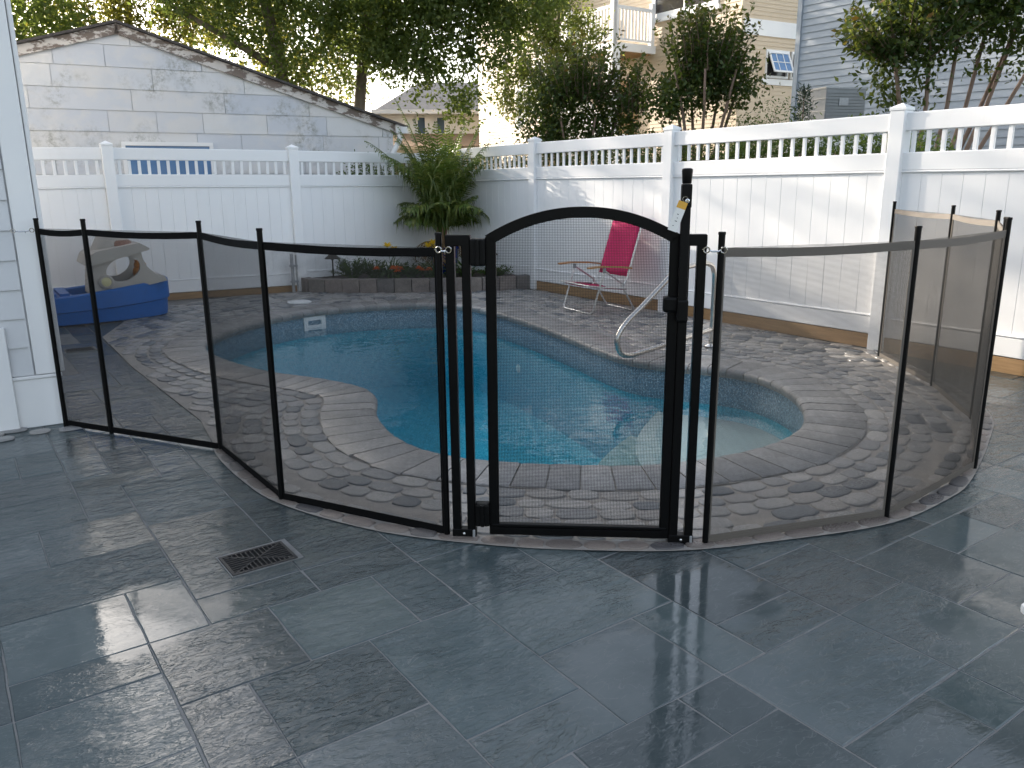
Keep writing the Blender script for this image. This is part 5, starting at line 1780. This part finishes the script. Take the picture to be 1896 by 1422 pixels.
# poplar-like tree with the leaning pale trunk behind the garage roof
big_tree('shade_tree', 'tall tree with a leaning pale trunk behind the garage roof', (-5.05, 20, 0),
         [(-5.05, 20, 0), (-5.12, 20, 1.6), (-5.2, 20, 3.0), (-5.33, 20, 4.3), (-5.56, 20, 5.5), (-5.75, 20.1, 7.2), (-5.8, 20.2, 9.5)],
         [([(-5.4, 20, 4.0), (-6.3, 19.8, 4.55), (-7.5, 19.6, 5.25), (-8.6, 19.5, 6.2)], .10), ([(-5.6, 20, 5.8), (-4.9, 19.8, 6.8), (-4.4, 19.6, 8)], .08), ([(-5.7, 20, 6.5), (-6.8, 20, 7.6), (-7.6, 20, 9)], .08)],
         [((-5.6, 19.8, 5.6), (1.3, 1.2, .8)), ((-6.7, 19.5, 5.4), (1.1, 1.0, .7)), ((-4.5, 19.6, 5.4), (1.0, 1.0, .9), 1.4), ((-4.8, 19.6, 4.2), (.8, .8, .6), 1.2), ((-5.9, 19.7, 4.5), (.8, .8, .4)),
          ((-7.8, 19.4, 6.2), (1.1, 1.0, .7)), ((-6.0, 20, 7.3), (1.6, 1.5, 1.0)), ((-4.6, 20, 7.6), (1.4, 1.3, 1.0)), ((-5.6, 20, 9.3), (1.5, 1.5, 1.3))],
         24000, .12, M['leaf_big'], rt, .19)
big_tree('shade_tree', 'tall dark-leaved tree rising between the garage and the palm', (-3.5, 20.5, 0),
         [(-3.55, 20.5, 0), (-3.6, 20.5, 1.8), (-3.62, 20.5, 3.0), (-3.45, 20.5, 4.4), (-3.2, 20.5, 5.6), (-3.0, 20.5, 7.5), (-2.9, 20.5, 9.8)],
         [([(-3.45, 20.5, 4.2), (-2.6, 20, 5.2), (-1.6, 19.5, 5.7)], .09), ([(-3.3, 20.5, 5.2), (-2.2, 20.2, 5.2), (-1.2, 19.8, 4.6), (-.9, 19.6, 3.6)], .06), ([(-3.1, 20.5, 6.5), (-4.0, 20.3, 7.4), (-4.4, 20, 8.4)], .08)],
         [((-3.2, 20.2, 4.9), (1.1, 1.0, .9), 1.6), ((-2.2, 19.8, 5.5), (1.2, 1.1, .8), 1.5), ((-1.3, 19.4, 5.3), (1.0, 1.0, .9), 1.5), ((-.7, 19.2, 5.8), (1.1, 1.0, .7), 1.3), ((-2.6, 19.6, 4.2), (.8, .7, .5), 1.5),
          ((-1.5, 19.3, 4.1), (.75, .7, .5), 1.3), ((-.95, 19.2, 3.3), (.45, .5, .55), 1.0), ((-.3, 19.2, 4.4), (.7, .7, .6), 1.1), ((-1.9, 19.4, 3.5), (.35, .4, .35), .8), ((.3, 19.3, 5.3), (.9, .9, .8)),
          ((-2.8, 20.2, 7.2), (1.8, 1.5, 1.1)), ((-1.2, 20, 7.2), (1.5, 1.4, 1.0)), ((-2.5, 20.3, 9.0), (1.6, 1.5, 1.2)), ((-3.9, 20.2, 3.6), (.35, .4, .5), .5)],
         44000, .12, M['leaf_big'], rt, .17)
big_tree('shade_tree', 'airy yellow-green backlit tree above the left garage gable', (-10.4, 24, 0),
         [(-10.4, 24, 0), (-10.3, 24, 2.5), (-10.5, 24, 5.0), (-10.2, 24, 8)],
         [([(-10.4, 24, 3.6), (-9.2, 23.8, 5.0), (-8.2, 23.6, 6.2)], .08), ([(-10.4, 24, 4.2), (-11.8, 23.8, 5.2), (-12.8, 23.6, 6.0)], .07)],
         [((-12.6, 23.6, 5.9), (1.2, 1, .9)), ((-11.2, 23.6, 6.2), (1.3, 1, .8)), ((-9.6, 23.6, 6.0), (1.3, 1, .8)), ((-8.2, 23.4, 5.5), (1.1, 1, .8)), ((-13.3, 23.6, 4.7), (.7, .6, .5), .7), ((-10.5, 24, 8), (2.4, 2, 1.5))],
         17000, .125, M['leaf_backlit'], rt, .15)
big_tree('shade_tree', 'yellow-green sunlit tree filling the gap behind the leaning trunk', (-7.2, 27, 0),
         [(-7.2, 27, 0), (-7.0, 27, 3), (-7.1, 27, 6), (-7.0, 27, 9)],
         [([(-7.1, 27, 4), (-5.8, 26.8, 5.4), (-5, 26.6, 6.4)], .08)],
         [((-8.4, 26.6, 6.3), (1.6, 1.2, 1.1)), ((-6.4, 26.6, 5.4), (1.4, 1.2, 1.0)), ((-7.4, 26.6, 4.6), (1.0, 1.0, .6)), ((-5.4, 26.6, 4.3), (.9, .9, .9)), ((-7, 27, 7.8), (2.2, 2, 1.4)), ((-4.6, 26.6, 6.2), (1.2, 1.1, 1.0))],
         16000, .13, M['leaf_backlit'], rt, .16)
big_tree('young_tree', 'slim light green tree in front of the beige house stair', (1.2, 21.5, 0),
         [(1.2, 21.5, 0), (1.25, 21.5, 2.6), (1.2, 21.5, 4.4), (1.25, 21.5, 6.2)],
         [([(1.22, 21.5, 3.2), (.8, 21.4, 4.0), (.6, 21.3, 4.7)], .03)],
         [((.9, 21.3, 6.0), (.9, .6, .8)), ((.3, 21.3, 5.4), (.7, .6, .7)), ((1.5, 21.3, 4.9), (.75, .6, .6)), ((.8, 21.3, 4.5), (.7, .6, .6)), ((.2, 21.3, 3.6), (.7, .6, .6)), ((1.2, 21.3, 3.6), (.7, .6, .5)), ((1.3, 21.3, 7.0), (.6, .6, .6))],
         15000, .095, M['leaf_light'], rt, .07, .14)
# trees added left of the house, crowns shaped to block and dapple low sun
bx, by = -13.6, 20.0
big_tree('shade_tree', 'broad dense tree added to block low sun, left of the garage', (bx, by, 0), [(bx, by, 0), (bx + .1, by, 3), (bx, by, 6.4)], [([(bx, by, 3), (bx + 1.4, by, 4.6), (bx + 2, by, 5.8)], .09), ([(bx, by, 3), (bx - 1.4, by - .6, 4.6), (bx - 2, by - 1, 5.8)], .09)],
         [((bx - 1.6, by - 1.2, 4.6), (1.7, 1.6, 1.7), 1.3), ((bx + .2, by - .2, 5.0), (1.8, 1.6, 1.8), 1.3), ((bx + 1.5, by + 1.3, 5.0), (1.6, 1.6, 1.7), 1.3), ((bx + .3, by, 3.4), (2.2, 2, 1.1), 1.2),
          ((bx - 2.2, by - 1.9, 7.2), (1.5, 1.4, 1.5), 1.4), ((bx - .9, by - .9, 7.1), (1.4, 1.4, 1.5), 1.4), ((bx + .2, by - .2, 6.9), (1.0, 1.0, 1.2), 1.3), ((bx + 2.0, by + 2.0, 8.3), (1.0, 1.0, .25), 1.1), ((bx + 1.2, by + 1.1, 8.8), (.8, .8, .22), 1.0), ((bx + 2.9, by + 2.7, 7.7), (.8, .8, .28), 1.1), ((bx + 1.4, by + 1.5, 7.5), (.6, .6, .2), .9)], 30000, .17, M['leaf_big'], rt, .2, .2, 20)
bx, by = -17.5, 22.5
big_tree('shade_tree', 'second tree added to filter low sun, farther left of the garage', (bx, by, 0), [(bx, by, 0), (bx + .1, by, 3), (bx, by, 7)], [([(bx, by, 3), (bx + 1.4, by, 4.6), (bx + 2, by, 5.8)], .09)],
         [((bx - 1.2, by, 5.6), (1.6, 1.5, 1.5)), ((bx + 1.3, by + .3, 6.0), (1.6, 1.5, 1.5)), ((bx + .1, by, 7.2), (1.6, 1.5, 1.1))], 8000, .15, M['leaf_big'], rt, .2, .26)

def crape_myrtle(label, base, stems, shoots, rng, n_in, inner, lsize=.074):
    t = thing('crape_myrtle', label, 'tree', tuple(base), group='crape myrtles behind the right fence')
    B = np.array(base)
    for k, (pts, r) in enumerate(stems):
        MB().tube([np.array(p) - B for p in pts], [r * (1 - .5 * q / (len(pts) - 1)) for q in range(len(pts))], 8).build('trunk', M['smooth_bark'], t, 'all')
    tw = MB()
    C, T, D = [], [], []
    for (a, b) in shoots:
        a, b = np.array(a), np.array(b)
        L = np.linalg.norm(b - a)
        d = (b - a) / L
        bend = rng.normal(size=3) * .04 * L
        m = int(L / .030)
        tw.tube([a - B, (a + b) / 2 + bend - B, b - B], [.006, .004, .0015], 4)
        for q in range(m):
            u = (q + rng.uniform(0, 1)) / m
            p = a * (1 - u) + b * u + bend * 4 * u * (1 - u)
            for w in range(2):
                o = rng.normal(size=3); o -= d * o.dot(d); o /= np.linalg.norm(o)
                C.append(p + o * .01); D.append(o * 1.3 + d * .9); T.append(u)
    tw.build('twigs', M['smooth_bark'], t, fix=False)
    C, D, T = np.array(C), np.array(D), np.array(T)
    I = clump_points(inner, n_in, rng, 18, .10)
    C2 = np.vstack([C, I]); D2 = np.vstack([D * 1.2, rng.normal(size=I.shape) * .3])
    T2 = np.concatenate([np.clip((T - .45) * 1.6, 0, 1) * rng.uniform(.3, 1.0, len(T)), rng.uniform(0, .25, len(I))])
    d = D2 / np.linalg.norm(D2, axis=1, keepdims=True) + rng.normal(size=D2.shape) * .35
    V, F = leaf_cards(C2 - B, lsize, rng, 0.0, .5, d * 2.5)
    ob('crown', rough_mesh('crown', V, F, M['leaf_myrtle'], attr=np.repeat(T2, 4)), None, t)
    return t
rm = np.random.default_rng(8)
def fan_shoots(c, rad, n, length, rng, up=.6, side_bias=(0, 0, 0)):
    out = []
    for k in range(n):
        v = rng.normal(size=3); v[2] = abs(v[2]) * .8 + up * rng.uniform(0, 1) - .1
        v += np.array(side_bias); v /= np.linalg.norm(v)
        a = np.array(c) + v * np.array(rad) * rng.uniform(.35, .95)
        dd = v * .7 + np.array([0, 0, up]); dd /= np.linalg.norm(dd)
        out.append((a, a + dd * length * rng.uniform(.5, 1.15)))
    return out
# B: the neat vase-shaped one above the latch
cb = (2.62, 11.5, 2.75)
st = []
for k in range(7):
    a = k * .9
    st.append(([(2.60 + .08 * math.cos(a), 11.5 + .08 * math.sin(a), 0), (2.60 + .16 * math.cos(a), 11.5 + .16 * math.sin(a), 1.5), (2.62 + .34 * math.cos(a), 11.5 + .34 * math.sin(a), 2.25), (2.62 + .5 * math.cos(a), 11.5 + .45 * math.sin(a), 2.8)], .030))
crape_myrtle('vase-shaped crape myrtle above the gate latch, its branches bare below', (2.6, 11.5, 0), st,
             fan_shoots((2.62, 11.5, 2.62), (.62, .50, .34), 105, .80, rm, 1.15), rm, 4600, [((2.45, 11.5, 2.62), (.42, .4, .28)), ((2.15, 11.5, 2.45), (.28, .3, .24)), ((2.95, 11.5, 2.62), (.36, .35, .26)), ((2.62, 11.5, 2.9), (.4, .4, .22), .7)])
# A: the rounded one left of it, rust-tinged
ca_ = (1.05, 12.6, 2.55)
st = []
for k in range(7):
    a = k * .95 + .3
    st.append(([(1.05 + .1 * math.cos(a), 12.6 + .1 * math.sin(a), 0), (1.05 + .25 * math.cos(a), 12.6 + .2 * math.sin(a), 1.4), (1.05 + .55 * math.cos(a), 12.6 + .4 * math.sin(a), 2.3)], .026))
crape_myrtle('broad rust-tinged crape myrtle above the arched gate', (1.05, 12.6, 0), st,
             fan_shoots((1.05, 12.6, 2.45), (.80, .6, .40), 110, .66, rm, .9) + fan_shoots((1.75, 12.4, 2.3), (.35, .35, .3), 34, .5, rm, .7), rm, 6500, [((.85, 12.6, 2.55), (.55, .5, .38)), ((.55, 12.6, 2.35), (.45, .4, .4)), ((1.55, 12.5, 2.25), (.42, .4, .35)), ((.95, 12.6, 2.05), (.7, .4, .28))])
# C: the big one at the right edge, bare trunks leaning right
st = []
for k, (x0, dx) in enumerate(((4.45, -.35), (4.62, -.05), (4.80, .12), (4.95, .30), (5.10, .52), (5.02, .62), (5.2, .9))):
    st.append(([(x0 - .1, 9.5, 0), (x0 - .02, 9.5 + .05 * k, 1.2), (x0 + dx * .5, 9.5 + .06 * k - .15, 2.2), (x0 + dx, 9.5 + .05 * k - .1, 3.1)], .036))
crape_myrtle('large crape myrtle at the right edge with bare leaning trunks', (4.85, 9.5, 0), st,
             fan_shoots((4.9, 9.45, 3.15), (1.0, .7, .5), 120, .66, rm, .7) + fan_shoots((4.30, 9.4, 2.62), (.36, .35, .36), 70, .58, rm, .25, (-.9, 0, .1)), rm, 9000,
             [((4.45, 9.4, 3.05), (.55, .5, .42)), ((5.05, 9.4, 3.25), (.65, .5, .42)), ((5.6, 9.4, 3.15), (.6, .5, .4)), ((4.30, 9.4, 2.55), (.34, .35, .36)), ((5.45, 9.4, 2.62), (.30, .3, .16), .5), ((4.9, 9.5, 3.7), (.9, .6, .4))], .078)

def conifer(label, base, h, w, rng, n=2600):
    t = thing('conifer', label, 'tree', tuple(base), group='small conifers behind the right fence')
    MB().tube([(0, 0, 0), (0, 0, h * .5), (0, 0, h * .97)], [.04, .025, .004], 7).build('trunk', M['smooth_bark'], t, 'all')
    C, D = [], []
    nb = 70
    for k in range(nb):
        u = k / nb
        a = k * 2.399
        z = h * (.12 + .86 * u)
        L = w * (1 - u) ** .8 + .04
        d = np.array([math.cos(a), math.sin(a), .55]); d /= np.linalg.norm(d)
        for q in range(int(n / nb)):
            s_ = rng.uniform(.1, 1) ** .7
            C.append(np.array([0, 0, z]) + d * L * s_ + rng.normal(size=3) * .03); D.append(d * 1.5 + rng.normal(size=3) * .5)
    V, F = leaf_cards(np.array(C), .06, rng, 0, .28, np.array(D))
    ob('crown', rough_mesh('crown', V, F, M['leaf_conifer']), None, t)
conifer('slender blue-green conifer at the corner of the grey house', (4.55, 13.2, 0), 2.85, .45, rm)
def shrub(label, base, clumps, n, mat, rng, size=.05, nm='shrub', group=None, tw=.07):
    t = thing(nm, label, 'shrub', tuple(base), group=group)
    B = np.array(base)
    mb = MB()
    for c in clumps:
        for k in range(5):
            e = np.array(c[0]) + rng.normal(size=3) * np.array(c[1]) * .45
            mb.tube([(rng.uniform(-.06, .06), rng.uniform(-.06, .06), 0), (e - B) * np.array([.5, .5, .55]), e - B], [.014, .009, .003], 5)
    mb.build('stems', M['smooth_bark'], t, fix=False)
    C = clump_points(clumps, n, rng, 14, tw) - B
    V, F = leaf_cards(C, size, rng, .3, .42)
    ob('crown', rough_mesh('crown', V, F, mat), None, t)
shrub('wispy feathery shrub between the beige and grey houses', (4.0, 13.0, 0), [((3.85, 13, 1.9), (.45, .35, .30)), ((4.1, 13, 2.3), (.30, .3, .25), .5), ((3.55, 13, 2.1), (.3, .3, .25), .6)], 2600, M['leaf_hedge'], rm, .045)
shrub('green hedge shrub behind the pickets below the conifer', (3.9, 10.6, 0), [((3.4, 10.9, 1.2), (.5, .4, .45)), ((4.0, 10.4, 1.2), (.5, .4, .45)), ((4.4, 9.9, 1.0), (.5, .4, .45))], 5200, M['leaf_hedge'], rm, .05)
shrub('dark evergreen shrub behind the fence beside the big crape myrtle', (4.75, 10.1, 0), [((4.75, 10.4, 1.9), (.22, .22, .45)), ((4.8, 10.4, 1.3), (.3, .3, .4))], 2600, M['leaf_conifer'], rm, .05)
shrub('leafy shrub behind the pickets at the foot of the middle crape myrtle', (2.0, 11.9, 0), [((1.9, 12.0, 1.6), (.4, .35, .5)), ((2.35, 11.7, 1.3), (.4, .35, .45)), ((1.4, 12.6, 1.4), (.5, .4, .4))], 4200, M['leaf_myrtle'], rm, .05)
shrub('dark shrub behind the pickets beside the garage downspout', (-2.05, 13.0, 0), [((-2.2, 12.75, 1.35), (.45, .35, .45)), ((-1.6, 13.1, 1.35), (.45, .35, .45)), ((-.9, 13.4, 1.4), (.5, .35, .45))], 5600, M['leaf_hedge'], rm, .05)
shrub('dark shrub low behind the pickets under the broad crape myrtle', (.6, 12.4, 0), [((-.1, 12.7, 1.5), (.5, .3, .42)), ((.5, 12.3, 1.5), (.5, .3, .45)), ((1.0, 11.8, 1.5), (.45, .3, .42))], 7500, M['leaf_myrtle'], rm, .05)
shrub('dark green hedge behind the pickets left of the big crape myrtle', (3.6, 9.2, 0), [((2.75, 9.6, 1.5), (.40, .35, .40)), ((3.2, 9.2, 1.55), (.40, .35, .42)), ((3.6, 8.7, 1.5), (.4, .35, .42)), ((4.0, 8.2, 1.45), (.4, .35, .42))], 10500, M['leaf_hedge'], rm, .055)
shrub('dark leafy shrub behind the pickets beside the latch', (2.35, 10.2, 0), [((1.55, 11.0, 1.5), (.42, .3, .42)), ((2.05, 10.5, 1.5), (.42, .3, .42)), ((2.45, 10.0, 1.45), (.42, .3, .42))], 8000, M['leaf_myrtle'], rm, .055)
bpy.context.view_layer.update()
print('objects', len(bpy.data.objects), 'tris', sum(sum(len(p.vertices) - 2 for p in m_.polygons) if len(m_.polygons) < 5 else 0 for m_ in bpy.data.meshes))
